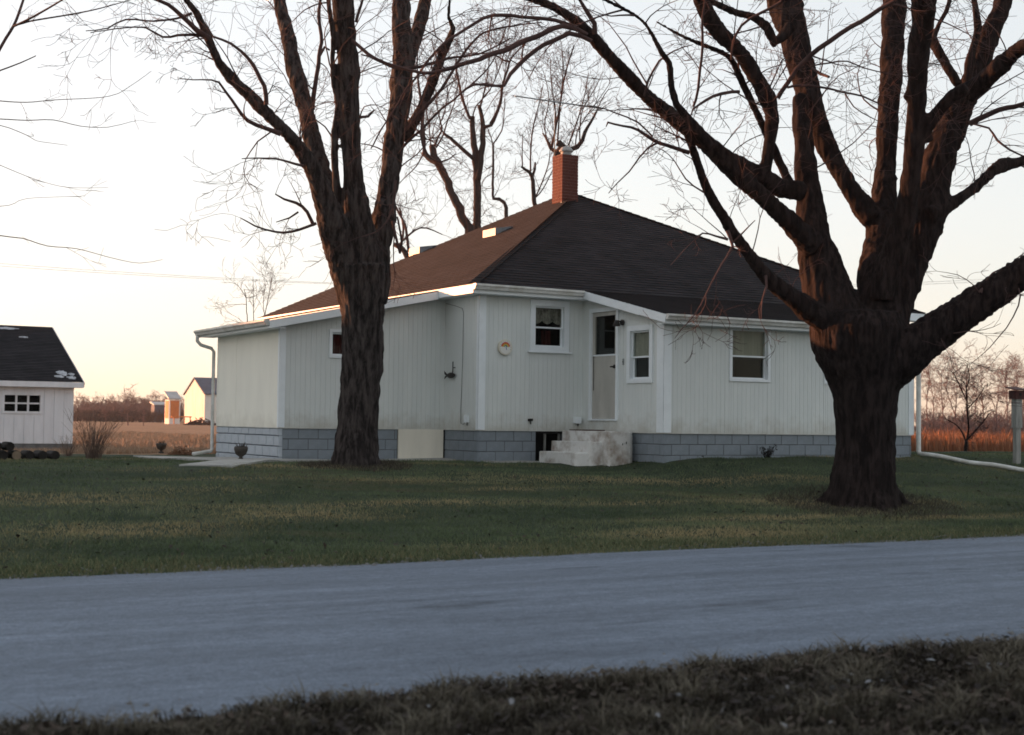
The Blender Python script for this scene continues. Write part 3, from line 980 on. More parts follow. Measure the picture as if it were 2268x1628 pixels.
# chimney of single bricks, flue on top
CX, CY, CW = 5.05, 5.05, .225
zc0, zc1 = 5.55, 7.19
mb = MB(); mb.box(CX - CW + .008, CX + CW - .008, CY - CW + .008, CY + CW - .008, zc0, zc1 - .012)
chimney = mb.build('chimney', M['brickmortar'], house)
brick_mesh = {}
def brick_me(lx, ly):
    k = (round(lx, 3), round(ly, 3))
    if k not in brick_mesh:
        b = MB(); b.box(0, lx, 0, ly, 0, .062); me = b.mesh('brick'); me.materials.append(M['brick']); brick_mesh[k] = me
    return brick_mesh[k]
z = zc0; r = 0
W = 2 * CW
while z < zc1 - .05:
    for side in range(4):
        L = W - .1
        a = 0.0; first = .1 if (r + side) % 2 else .2
        segs = []
        while a < L - .005:
            l = min(first if not segs else .2, L - a); segs.append((a, a + l)); a += l
        for s0, s1 in segs:
            l = s1 - s0 - .009
            if l < .01: continue
            j = rnd.uniform(-.002, .003)
            if side == 0: link('brick', brick_me(l, .1), None, chimney, Matrix.Translation((CX - CW + s0, CY - CW - j, z)))
            if side == 1: link('brick', brick_me(.1, l), None, chimney, Matrix.Translation((CX + CW - .1 + j, CY - CW + s0, z)))
            if side == 2: link('brick', brick_me(l, .1), None, chimney, Matrix.Translation((CX + CW - s0 - l, CY + CW - .1 + j, z)))
            if side == 3: link('brick', brick_me(.1, l), None, chimney, Matrix.Translation((CX - CW - j, CY + CW - s0 - l, z)))
    z += .074; r += 1
mb = MB()
mb.lathe([(.13, 0), (.13, .10), (.17, .10), (.17, .13), (.12, .20), (.05, .23)], (CX + .02, CY, zc1 - .01), 16)
mb.build('flue_cap', M['flue'], chimney, smooth=False)
mb = MB()
mb.box(CX - CW - .035, CX + CW + .035, CY - CW - .035, CY - CW - .012, ZE + .497 * (CY - CW + OV) - .05, ZE + .497 * (CY - CW + OV) + .10)
mb.build('flashing', M['vent'], chimney)

# two slant-back vents on the left slope
sl = (ZP - ZE) / (5.6 + OV)
def vent(px, py):
    # meet the left slope: z = ZE + sl*(x+OV) in house coordinates
    o = HMI @ EYE; d = (HMI.to_3x3() @ (R3 @ Vector(((px - 1133.5) / FPX, -(py - 814.0) / FPX, -1.0))))
    t = (ZE + sl * (o.x + OV) - o.z) / (d.z - sl * d.x)
    p = o + d * t
    mb = MB()
    def q(dx, dy, h): 
        x = p.x + dx
        return (x, p.y + dy, ZE + sl * (x + OV) + h)
    w = .30
    mb.hexa([q(-.27, -w, .02), q(.32, -w, .015), q(.32, w, .015), q(-.27, w, .02), q(-.27, -w, .24), q(.32, -w, .04), q(.32, w, .04), q(-.27, w, .24)])
    mb.hexa([q(-.34, -w - .04, .012), q(.38, -w - .04, .012), q(.38, w + .04, .012), q(-.34, w + .04, .012), q(-.34, -w - .04, .018), q(.38, -w - .04, .018), q(.38, w + .04, .018), q(-.34, w + .04, .018)])
    v = mb.build('roof_vent', M['vent'], roof)
    return v
vent(1105, 520); vent(938, 560)

# ------------------------------------------------------------------ things fixed to or standing by the house
def hp(F, a, z, d=0.0): return HM @ F.P(a, z, d)
def on_wall(name, F, a, z, d=0.0):
    o = empty(name, hp(F, a, z, d))
    m = Matrix((HM.to_3x3() @ F.ex, HM.to_3x3() @ -F.n, Vector((0, 0, 1)))).transposed()
    o.rotation_euler = m.to_euler()
    return o
def disc(mb, r0, r1, y0, y1, a0=0, a1=2 * math.pi, n=32):
    full = a1 - a0 > 6.28
    k = n if full else n + 1
    ang = [a0 + (a1 - a0) * i / n for i in range(k)]
    n0 = len(mb.v)
    for a in ang:
        for r, y in ((r1, y1), (r1, y0), (r0, y0), (r0, y1)):
            mb.v.append((r * math.cos(a), y, r * math.sin(a)))
    for i in range(n):
        j = (i + 1) % k
        for c in range(4):
            d = (c + 1) % 4
            mb.f.append((n0 + 4 * i + c, n0 + 4 * j + c, n0 + 4 * j + d, n0 + 4 * i + d))
    if not full:
        mb.f.append((n0, n0 + 1, n0 + 2, n0 + 3)); e = n0 + 4 * n; mb.f.append((e + 3, e + 2, e + 1, e))
th = on_wall('wall_thermometer', F_main, .545, 2.215, .03)
tag(th, 'round white dial thermometer with a rainbow arc, on wall left of window', 'thermometer')
mb = MB(); disc(mb, .0001, .150, -.026, .026); mb.build('case', M['plastic'], th)
mb = MB(); disc(mb, .0001, .128, -.031, -.0262); mb.build('dial', M['dial'], th)
for i, k in enumerate(('arc_red', 'arc_orange', 'arc_yellow', 'arc_green')):
    mb = MB(); disc(mb, .100 - i * .019 - .018, .100 - i * .019, -.034, -.0315, rad(8), rad(172), 20)
    o = mb.build('arc', M[k], th); o['label'] = k.split('_')[1] + ' band of the rainbow'
mb = MB(); mb.bar((.0, -.037, .045), (.02, -.037, -.05), .012, .004, up=Vector((0, -1, 0))); mb.build('needle', M['arc_blue'], th)
for i in range(11):
    a = rad(-20 + i * 22)
    mb = MB(); mb.bar((.106 * math.cos(a), -.0335, .106 * math.sin(a)), (.122 * math.cos(a), -.0335, .122 * math.sin(a)), .006, .004, up=Vector((0, -1, 0)))
    mb.build('tick', M['black'], th)

# porch lamp
lp = on_wall('porch_lamp', S_porch, 1.43, 2.70, .03)
tag(lp, 'small black wall lamp beside the top of the door', 'lamp')
mb = MB(); disc(mb, .0001, .055, -.02, .02, n=16); mb.build('base', M['black'], lp)
mb = MB(); mb.tube([(0, -.02, 0), (0, -.09, .03), (0, -.13, .0)], [.014, .014, .014], 8); mb.build('arm', M['black'], lp)
mb = MB(); mb.lathe([(.02, .04), (.045, .02), (.075, -.07), (.07, -.075), (.03, -.03)], (0, -.13, 0), 16); mb.build('shade', M['black'], lp, smooth=True)

# doorbell plate
db = on_wall('doorbell', S_porch, 1.45, 1.95, .006)
tag(db, 'tiny dark doorbell plate between door and narrow window', 'doorbell')
mb = MB(); mb.box(-.02, .02, -.012, .004, -.06, .06); mb.build('plate', M['alum'], db)
mb = MB(); disc(mb, .0001, .012, -.02, -.013, n=12); mb.build('button', M['black'], db)

# fish ornament with its hook
fo = on_wall('fish_ornament', S_main, .40, 1.68, .06)
tag(fo, 'black fish shaped ornament on a rod, hung on the short side wall', 'ornament')
mb = MB()
prof = []
for i in range(13):
    t = i / 12
    prof.append((-.17 + .34 * t, .052 * math.sin(math.pi * min(1, t * .95 + .05)) ** .8 + .008))
n0 = 0
for x, r in prof:
    for k in range(10):
        a = 2 * math.pi * k / 10
        mb.v.append((x, .45 * r * math.cos(a), r * math.sin(a)))
for i in range(12):
    for k in range(10):
        a = i * 10 + k; b = i * 10 + (k + 1) % 10
        mb.f.append((a, b, b + 10, a + 10))
mb.f.append(tuple(reversed(range(10)))); mb.f.append(tuple(range(120, 130)))
mb.build('body', M['black'], fo, smooth=True)
mb = MB()
mb.hexa([(-.17, -.006, -.015), (-.27, -.006, .03), (-.27, .006, .03), (-.17, .006, -.015), (-.16, -.006, .02), (-.29, -.006, .09), (-.29, .006, .09), (-.16, .006, .02)])
mb.hexa([(-.17, -.005, -.015), (-.28, -.005, -.07), (-.28, .005, -.07), (-.17, .005, -.015), (-.16, -.005, .0), (-.25, -.005, -.01), (-.25, .005, -.01), (-.16, .005, .0)])
mb.build('tail', M['black'], fo)
mb = MB(); mb.tube([(.07, .0, .03), (.075, 0, .27)], .012, 6); mb.tube([(.075, .0, .15), (.075, .055, .15)], .009, 5); mb.build('rod', M['black'], fo)

# cable down the side wall and its boxes
mb = MB()
pts = [hp(S_main, .06, 3.12, .016), hp(S_main, .45, 3.05, .016), hp(S_main, .75, 2.98, .016), hp(S_main, .80, 2.9, .016), hp(S_main, .79, 2.0, .015), hp(S_main, .75, 1.0, .016), hp(S_main, .76, .74, .018), hp(S_main, .86, .72, .018), hp(S_main, .95, .78, .02)]
mb.tube(pts, .0045, 5)
tag(mb.build('wall_cable', M['wire']), 'thin dark cable run down the short side wall', 'cable')
def util(name, F, a, z, w, h, d, m, label, cat):
    t = on_wall(name, F, a, z, 0)
    tag(t, label, cat)
    mb = MB(); mb.box(-w / 2, w / 2, -d, 0, 0, h); mb.build('case', M[m], t)
    mb = MB(); mb.box(-w / 2 - .006, w / 2 + .006, -d - .008, -d, -.004 if m != 'black' else .01, h + .006); mb.build('cover', M[m], t)
    mb = MB(); mb.tube([(w * .2, -d * .5, -.06), (w * .2, -d * .5, 0)], .011, 6); mb.build('conduit', M['black'], t)
util('outlet_box', S_main, 1.02, .76, .09, .14, .06, 'trim', 'small white box at the foot of the side wall cable', 'outlet box')
util('hose_bib', F_main, 1.13, .80, .07, .045, .07, 'black', 'small dark tap low on the wall below the window', 'tap')
util('vent_hood', F_main, 2.2, .77, .12, .12, .10, 'trim', 'small white vent hood low on the wall above the steps', 'vent')

# concrete steps
st = empty('concrete_steps', HM @ Vector((1.5, -1.0, 0)), rad(30))
tag(st, 'three worn concrete steps with peeling white paint below the door', 'steps')
def slab(pts, z0, z1, name, m='steps', bev=.02):
    """a cast block with a softened top edge and slightly uneven faces"""
    mb = MB(); n = len(pts)
    cx = sum(p[0] for p in pts) / n; cy = sum(p[1] for p in pts) / n
    def ring(z, s): 
        for i, p in enumerate(pts):
            k = 1 - s / max(.3, math.hypot(p[0] - cx, p[1] - cy))
            mb.v.append((cx + (p[0] - cx) * k, cy + (p[1] - cy) * k, z))
    ring(z0, -.01); ring(z1 - bev, 0); ring(z1 - bev * .3, bev * .3); ring(z1, bev)
    for r in range(3):
        for i in range(n):
            j = (i + 1) % n
            mb.f.append((r * n + i, r * n + j, (r + 1) * n + j, (r + 1) * n + i))
    mb.f.append(tuple(3 * n + i for i in range(n)))
    mb.f.append(tuple(reversed(range(n))))
    return mb.build(name, M[m], st)
def rnd_poly(x0, x1, y0, y1, rr):
    pts = []
    for cx, cy, a0, r in ((x1 - rr[1], y0 + rr[1], 270, rr[1]), (x1 - rr[2], y1 - rr[2], 0, rr[2]), (x0 + rr[3], y1 - rr[3], 90, rr[3]), (x0 + rr[0], y0 + rr[0], 180, rr[0])):
        for k in range(5):
            a = rad(a0 + k * 22.5); pts.append((cx + r * math.cos(a), cy + r * math.sin(a)))
    return [(x - 1.5, y + 1.0) for x, y in pts]
slab(rnd_poly(1.67, 2.31, -1.98, -.34, (.03, .25, .02, .02)), -.2, .63, 'landing')
slab(rnd_poly(1.40, 1.685, -1.74, -.36, (.05, .02, .02, .05)), -.2, .43, 'step')
slab(rnd_poly(1.12, 1.415, -1.70, -.37, (.08, .02, .02, .06)), -.2, .23, 'step')
mat_o = MB(); mat_o.box(-.30, .30, -.22, .22, 0, .02)
o = mat_o.build('doormat', M['doormat']); o.matrix_world = HM @ Matrix.Translation((2.0, -.72, .632)) @ Matrix.Rotation(rad(88), 4, 'Z')
tag(o, 'brown rubbed doormat lying on the top step below the door', 'doormat')

# concrete walk slabs beside the left wing
def path_slab(pts, name='path_slab'):
    mb = MB()
    top = []; bot = []
    for x, y in pts:
        p = HM @ Vector((x, y, 0)); z = gz(p.x, p.y)
        top.append((p.x, p.y, z + .035)); bot.append((p.x, p.y, z - .08))
    mb.poly(top)
    n = len(pts)
    for i in range(n):
        j = (i + 1) % n; mb.quad(bot[i], bot[j], top[j], top[i])
    return mb.build(name, M['concrete'], path)
path = empty('path', HM @ Vector((LX - 1, LY0, 0)))
tag(path, 'pale concrete walk along the left wing', kind='structure')
def wpath(pts):
    o = path_slab(pts)
    o.matrix_world = Matrix.Identity(4); o.matrix_parent_inverse = Matrix.Identity(4)
    o.location = -path.location
for k in range(5):
    y = LY1 + 1.0 - k * 1.1
    wpath([(LX - 1.45, y - 1.08), (LX - .08, y - 1.08), (LX - .08, y), (LX - 1.45, y)])
for k in range(4):
    x = LX - .1 + k * .95
    wpath([(x, LY0 - .52), (x + .93, LY0 - .5), (x + .93, LY0 - .03), (x, LY0 - .03)])
for k in range(3):
    a = -4.95 - k * .62; b = .35 - k * .85
    wpath([(a, b), (a + .85, b - .15), (a + 1.42, b + .60), (a + .60, b + .78)])
for k in range(2):
    x = .1 + k * .6
    wpath([(x, -.42), (x + .58, -.42), (x + .58, -.04), (x, -.04)])

# downspout extension pipe on the ground at the right
mb = MB()
p0 = HM @ Vector((PX1 + .12, -PD - .10, 0))
pts = []
e = Vector((9.95, 27.4, 0))
for i in range(12):
    t = i / 11
    q = Vector((p0.x, p0.y, 0)).lerp(e, t * 1.25)
    pts.append((q.x, q.y, gz(q.x, q.y) + .06 + .004 * math.sin(i * 1.3)))
mb.tube(pts, .043, 10)
tag(mb.build('drain_pipe', M['gutter'], smooth=True), 'long white drain pipe lying on the lawn from the right corner downspout', 'pipe')

# planters
def planter(loc, r, h, label):
    t = empty('planter', loc)
    tag(t, label, 'planter', 'dark bowl planters by the walk')
    mb = MB(); mb.lathe([(r * .55, 0), (r * .5, .03), (r * .25, .06), (r * .25, .09)], (0, 0, 0), 16); mb.build('foot', M['pot'], t)
    mb = MB(); mb.lathe([(r * .3, .085), (r * .75, h * .45), (r, h * .75), (r * 1.02, h * .9), (r * .92, h), (r * .85, h * .9)], (0, 0, 0), 18); mb.build('bowl', M['pot'], t, smooth=True)
    mb = MB(); rr = random.Random(int(r * 999))
    for k in range(26):
        a = rr.uniform(0, 6.28); q = rr.uniform(0, r * .7)
        p = Vector((q * math.cos(a), q * math.sin(a), h * .88))
        d = Vector((math.cos(a) * .5, math.sin(a) * .5, 1)) * rr.uniform(.05, .12)
        mb.tube([p, p + d * .6, p + d], [.006, .004, .002], 3)
    s = mb.build('dry_plant', M['leafdead'], t); s['kind'] = 'stuff'
planter(ground(533, 1021), .125, .27, 'dark bowl planter standing at the front of the left wing')
planter(ground(357, 1004), .135, .27, 'dark bowl planter out on the lawn past the downspout')

# small dark plants
def clump(name, loc, n, hgt, spread, m, label, cat, seed, leaves=0, lm=None, group=None, r=.006):
    rr = random.Random(seed)
    t = empty(name, loc)
    tag(t, label, cat, group)
    mb = MB(); tips = []
    for k in range(n):
        a = rr.uniform(0, 6.28); q = spread * .25 * rr.random()
        p = Vector((q * math.cos(a), q * math.sin(a), -.02))
        L = hgt * rr.uniform(.55, 1.05)
        lean = rr.uniform(.05, 1) * spread
        a2 = a + rr.uniform(-.5, .5)
        pts = [p]
        for i in range(1, 6):
            s = i / 5
            pts.append(p + Vector((lean * s ** 1.4 * math.cos(a2) + rr.uniform(-.02, .02) * hgt, lean * s ** 1.4 * math.sin(a2) + rr.uniform(-.02, .02) * hgt, L * s)))
        mb.tube(pts, [r * (1 - .75 * i / 5) for i in range(6)], 4)
        tips.append(pts)
        for j in range(rr.randint(1, 4)):
            i = rr.randint(2, 4); b = pts[i]
            d = Vector((rr.uniform(-1, 1), rr.uniform(-1, 1), rr.uniform(.3, 1.2))).normalized() * L * rr.uniform(.15, .35)
            mb.tube([b, b + d * .5 + Vector((0, 0, .02)), b + d], [r * .5, r * .4, r * .2], 3)
    mb.build('stems', m, t)['kind'] = 'stuff'
    if leaves:
        lb = MB()
        for k in range(leaves):
            pts = rr.choice(tips); b = pts[rr.randint(1, 5)] + Vector((rr.uniform(-.04, .04), rr.uniform(-.04, .04), rr.uniform(-.03, .03))) * (hgt / .4)
            s = rr.uniform(.02, .045) * max(1, hgt / .5)
            u = Vector((rr.uniform(-1, 1), rr.uniform(-1, 1), rr.uniform(-1, 1))).normalized(); w = u.orthogonal().normalized()
            lb.quad(b - u * s, b + w * s * .5, b + u * s, b - w * s * .5)
        lb.build('leaves', lm or M['leafdead'], t)['kind'] = 'stuff'
    return t
clump('potted_plant', HM @ Vector((1.98, -1.86, .26)), 22, .26, .14, M['rubber'], 'dark dried plant sticking up beside the landing of the steps', 'plant', 4, 60, M['rubber'])
clump('foundation_plant', HM @ Vector((PX0 + 2.25, -PD - .22, .16)), 26, .26, .22, M['rubber'], 'dark withered plant against the right foundation below the window', 'plant', 5, 70, M['rubber'])

# tv antenna on the chimney
an = empty('tv_antenna', HM @ Vector((CX - .1, CY + .2, zc1 - .3)), rad(30))
tag(an, 'thin old television antenna on a mast behind the chimney', 'antenna')
mb = MB(); mb.tube([(0, .14, 0), (0, .14, 1.42)], .012, 6); mb.build('mast', M['wire'], an)
pa, pb = at(1140, 213, 34.3), at(1332, 241, 34.9)
inv = (Matrix.Translation(an.location) @ Matrix.Rotation(rad(30), 4, 'Z')).inverted()
qa, qb = inv @ pa, inv @ pb
mb = MB(); mb.tube([qa, qb], .017, 6); mb.build('boom', M['alum'], an)
dirb = (qb - qa).normalized(); side = dirb.cross(Vector((0, 0, 1))).normalized()
for i in range(13):
    t = .28 + .72 * i / 12
    c = qa.lerp(qb, t); L = .32 + .55 * abs(t - .3)
    mb = MB(); mb.tube([c - side * L + Vector((0, 0, .012)), c + side * L + Vector((0, 0, .012))], .009, 4); mb.build('element', M['alum'], an)

# ------------------------------------------------------------------ outbuildings
def hframe(root_loc, rz): return Matrix.Translation(root_loc) @ Matrix.Rotation(rz, 4, 'Z')
def garage():
    G = at(161, 985, 45.0)
    z0 = .27
    g = empty('garage', (G.x, G.y, z0), rad(30))
    tag(g, 'white board garage with dark roof and a six pane window', 'garage')
    L, D = 12.0, 9.0
    F = Frm((-L, 0, 0), EX, NF)
    zb, zt, zr = .33, 2.22, 4.22
    mb = MB(); mb.fbox(F, 0, L, -.4, zb, -.3, -.02); mb.box(-.32, -.02, .3, D, -.4, zb); mb.build('footing', M['stone'], g)
    # wall with the opening; window at measured place
    k0 = (at(34, 900, 45) - G).x / FX; k1 = (at(100, 900, 45) - G).x / FX
    a0, a1 = L + k0 * 1.0 * .985, L + k1 * .985
    wz0, wz1 = 1.30, 1.80
    mb = MB()
    for s0, s1, lo, hi in ((0, a0, zb, zt), (a1, L, zb, zt), (a0, a1, zb, wz0), (a0, a1, wz1, zt)):
        mb.fbox(F, s0, s1, lo, hi, -.12, -.02)
    mb.box(-.12, -.02, .12, D, zb, zt)
    mb.box(-L, -.12, D - .12, D, zb, zt)
    mb.poly([(-.02, 0, zt), (-.02, D, zt), (-.02, D / 2, zr)])
    w = mb.build('wall', M['plank_white'], g)
    n = 40
    for i in range(n):
        b0, b1 = L * i / n, L * (i + 1) / n
        for lo, hi in (((zb, wz0), (wz1, zt)) if (b1 > a0 + .02 and b0 < a1 - .02) else ((zb, zt),)):
            m = MB(); m.fbox(F, b0 + .004, b1 - .004, lo - .03 * (lo == zb), hi, -.02, .0 + rnd.uniform(0, .006)); m.build('board', M['plank_white'], w)
    # window
    mb = MB()
    t = .07
    for b in ((a0 - t, a0, wz0 - t, wz1 + t), (a1, a1 + t, wz0 - t, wz1 + t), (a0, a1, wz1, wz1 + t), (a0, a1, wz0 - t, wz0)):
        mb.fbox(F, *b, -.1, .03)
    win = mb.build('window', M['plank_white'], g)
    for i in range(3):
        for j in range(2):
            pw, ph = (a1 - a0) / 3, (wz1 - wz0) / 2
            m = MB(); m.fbox(F, a0 + pw * i + .03, a0 + pw * (i + 1) - .03, wz0 + ph * j + .03, wz0 + ph * (j + 1) - .03, -.06, -.05); m.build('pane', M['glass'], win)
    m = MB()
    for i in (1, 2): m.fbox(F, a0 + (a1 - a0) * i / 3 - .03, a0 + (a1 - a0) * i / 3 + .03, wz0, wz1, -.08, -.02)
    m.fbox(F, a0, a1, (wz0 + wz1) / 2 - .025, (wz0 + wz1) / 2 + .025, -.079, -.021)
    m.build('muntin', M['plank_white'], win)
    m = MB(); m.fbox(F, a0 - .3, a1 + .3, .4, zt, -1.2, -1.1); m.build('dark_inside', M['dark'], g)
    rb = MB()
    roof_face(rb, [(-L, -.25, zt + .02), (.25, -.25, zt + .02), (.25, D / 2, zr), (-L, D / 2, zr)], (1, 0, 0))
    roof_face(rb, [(-L, D + .25, zt + .02), (.25, D + .25, zt + .02), (.25, D / 2, zr), (-L, D / 2, zr)], (1, 0, 0))
    rf = rb.build('roof', M['shingle'], g)
    m = MB(); m.bar((-L, -.25, zt - .07), (.25, -.25, zt - .07), .03, .17); m.box(-L, .22, -.23, .0, zt - .16, zt - .145); m.build('fascia', M['plank_white'], g)
    m = MB(); m.bar((.25, -.27, zt - .06), (.25, D / 2, zr - .07), .03, .15); m.bar((.25, D + .27, zt - .06), (.25, D / 2, zr - .07), .03, .15); m.build('rake_board', M['plank_white'], g)
    # old snow lying on the front slope
    s = (zr - zt - .02) / (D / 2 + .25)
    rr = random.Random(8)
    def patch(cx, cy, rx, ry):
        mb = MB(); n = 54; top = []
        for i in range(n):
            a = 2 * math.pi * i / n; q = 1 + .75 * noise.noise((cx + math.cos(a) * 1.6, cy + math.sin(a) * 1.6, 3)) + .5 * noise.noise((cx + math.cos(a) * 5, cy + math.sin(a) * 5, 7))
            x, y = cx + rx * q * math.cos(a), cy + ry * q * math.sin(a)
            x = min(x, .2); y = max(min(y, D / 2 - .03), -.22)
            top.append((x, y))
        for h, k in ((.0, 1.0), (.018, .93), (.028, .5)):
            for x, y in top:
                X, Y = cx + (x - cx) * k, cy + (y - cy) * k
                mb.v.append((X, Y, zt + .02 + s * (Y + .25) + .016 + h))
        for r in range(2):
            for i in range(n):
                j = (i + 1) % n; mb.f.append((r * n + i, r * n + j, (r + 1) * n + j, (r + 1) * n + i))
        mb.f.append(tuple(2 * n + i for i in range(n)))
        mb.build('snow_patch', M['snow'], rf, smooth=True)
    for c in ((-.30, .40, .16, .17), (-.45, .12, .14, .07), (-.08, .05, .14, .08), (-.02, .32, .09, .08), (-1.3, 4.15, .3, .08), (-2.6, 4.2, .4, .08), (-3.8, 4.2, .5, .12), (-.9, 3.4, .14, .05)):
        patch(*c)
garage()

# stacked logs and an old tyre at the garage's foot
wp = ground(38, 1016)
t = empty('log_pile', wp, rad(30))
tag(t, 'low dark pile of logs in front of the garage', 'log pile')
rr = random.Random(2)
lm = {}
for row in range(2):
    for i in range(7 - row * 4):
        r = rr.uniform(.07, .10)
        mb = MB(); x = -.75 + i * .23 + row * .115; z = .07 + row * .16
        mb.tube([(x, -.22 + rr.uniform(-.04, .04), z), (x, .25, z)], r, 9); o = mb.build('log', M['log'], t, smooth=False)
        m2 = MB(); m2.tube([(x, -.285, z), (x, -.20, z)], r * .88, 9); m2.build('log_end', M['logend'] if (row, i) == (0, 3) else M['log'], o)

def shed_barn(name, xl, xr, yb, Y, eave, ridge, label, depth, wm, rm, cat='barn', door=None, rz=rad(30), wallx=None):
    """gable end faces left, long side faces the road"""
    p = at(xr, yb, Y); q = at(xl, yb, Y)
    return p, q
# far barn: white gable in the sun, blue-grey roof
Yb = 190.0
c = at(453, 934, Yb)
gzb = gz(c.x, c.y)
barn = empty('barn', (c.x, c.y, gzb), rad(30))
tag(barn, 'far white gabled barn lit by the sun beyond the field', 'barn')
W, L, ze, zr = 9.0, 9.0, 4.1, 6.25
mb = MB()
mb.poly([(0, W, 0), (0, 0, 0), (0, 0, ze), (0, W / 2, zr), (0, W, ze)])
mb.quad((0, 0, 0), (L, 0, 0), (L, 0, ze), (0, 0, ze))
mb.quad((L, W, 0), (0, W, 0), (0, W, ze), (L, W, ze))
mb.poly([(L, 0, 0), (L, W, 0), (L, W, ze), (L, W / 2, zr), (L, 0, ze)])
mb.build('wall', M['barnwhite'], barn)
for i in range(9):
    m = MB(); b0 = W * i / 9
    zz0 = ze + (zr - ze) * min(b0 + .42, W - b0 - .42) / (W / 2)
    m.box(-.03, -.004, b0 + .03, b0 + W / 9 - .03, .1, zz0 - .15); m.build('board', M['barnwhite'], barn)
mb = MB()
for sy in (0, 1):
    y0, y1 = (-.25, W / 2) if sy == 0 else (W + .25, W / 2)
    zl_ = ze - .12
    mb.hexa([(-.2, y0, zl_), (L + .2, y0, zl_), (L + .2, y1, zr), (-.2, y1, zr), (-.2, y0, zl_ + .12), (L + .2, y0, zl_ + .12), (L + .2, y1, zr + .12), (-.2, y1, zr + .12)])
mb.build('roof', M['barnroof'], barn)
c = at(400, 934, Yb - 1)
ann = empty('barn_annex', (c.x, c.y, gzb), rad(30))
tag(ann, 'low lean-to with a glowing orange door beside the far white barn', 'shed')
wA, dA, hA = (at(377, 934, Yb) - at(403, 934, Yb)).length, 2.0, 3.2
mb = MB(); mb.box(-wA, -.1, 0, dA, 0, hA); mb.build('wall', M['barnwhite'], ann)
mb = MB(); mb.box(-wA + .15, -.25, -.05, -.005, .75, hA - .12); mb.box(-wA - .05, -wA - .005, .3, dA - .3, .75, hA - .12); mb.build('door', M['orange'], ann)
mb = MB(); mb.hexa([(-wA - .2, -.3, hA + .05), (.0, -.3, hA + .05), (.0, dA, hA + 1.0), (-wA - .2, dA, hA + 1.0), (-wA - .2, -.3, hA + .2), (.0, -.3, hA + .2), (.0, dA, hA + 1.15), (-wA - .2, dA, hA + 1.15)]); mb.build('roof', M['metalroof'], ann)
mb = MB(); mb.box(-wA - .3, .8, -2.2, -1.9, .9, 1.05)
for x in (-wA, -.2, .6): mb.box(x, x + .12, -2.1, -2.0, 0, .9)
mb.build('rack', M['orange'], ann)
c = at(356, 925, 240)
sh = empty('far_shed', (c.x, c.y, gz(c.x, c.y)), rad(30))
tag(sh, 'tiny grey shed far off among the trees left of the barn', 'shed')
mb = MB(); mb.box(-1.1, 1.1, 0, 2, 0, 2.9); mb.build('wall', M['barnroof'], sh)
mb = MB(); mb.hexa([(-1.3, -.2, 2.85), (1.3, -.2, 2.85), (1.3, 2.2, 3.3), (-1.3, 2.2, 3.3), (-1.3, -.2, 2.98), (1.3, -.2, 2.98), (1.3, 2.2, 3.43), (-1.3, 2.2, 3.43)]); mb.build('roof', M['metalroof'], sh)

# unseen long shed, added at left to keep the yard in evening shade
ms = empty('shade_shed', (-25.5, 12.0, 0.1), 0)
tag(ms, 'long low shed added outside the view at left to shade the yard', 'shed')
LS, HS, HR = 31.0, 3.8, 5.15
mb = MB(); mb.box(-9, 0, 0, LS, 0, HS)
mb.poly([(0, 0, HS), (-4.5, 0, HR), (-9, 0, HS)]); mb.poly([(-9, LS, HS), (-4.5, LS, HR), (0, LS, HS)])
mb.build('wall', M['barnwhite'], ms)
mb = MB()
for x0, x1 in ((.3, -4.5), (-9.3, -4.5)):
    mb.hexa([(x0, -.3, HS - .1), (x1, -.3, HR), (x1, LS + .3, HR), (x0, LS + .3, HS - .1), (x0, -.3, HS), (x1, -.3, HR + .1), (x1, LS + .3, HR + .1), (x0, LS + .3, HS)])
mb.build('roof', M['metalroof'], ms)
for k in range(4):
    mb = MB(); y = 2.5 + k * 7.4; mb.box(.0, .05, y, y + 3.6, 0, 3.0); mb.build('door', M['plank_white'], ms)

# birdhouse post at the right
pz = ground(2251, 1026)
pt = empty('birdhouse_post', pz, rad(20))
tag(pt, 'weathered grey post carrying a dark red birdhouse at the right edge', 'birdhouse')
pxm = pz.y / FPX
hp_ = (1026 - 884) * pxm
mb = MB(); mb.box(-.055, .055, -.055, .055, -.3, hp_ - .0); mb.build('post', M['post'], pt)
mb = MB(); mb.box(-.075, .075, -.075, .075, hp_ * .55, hp_ - .002); mb.build('sleeve', M['post'], pt)
mb = MB(); mb.box(-.11, .11, -.11, .11, hp_, hp_ + .17); b = mb.build('box', M['redbox'], pt)
mb = MB(); mb.hexa([(-.16, -.16, hp_ + .172), (.16, -.16, hp_ + .172), (.16, .16, hp_ + .232), (-.16, .16, hp_ + .232), (-.16, -.16, hp_ + .19), (.16, -.16, hp_ + .19), (.16, .16, hp_ + .25), (-.16, .16, hp_ + .25)]); mb.build('roof', M['redbox'], b)
mb = MB(); mb.tube([(0, -.112, hp_ + .09), (0, -.12, hp_ + .09)], .03, 12); mb.build('entrance_hole', M['rubber'], b)

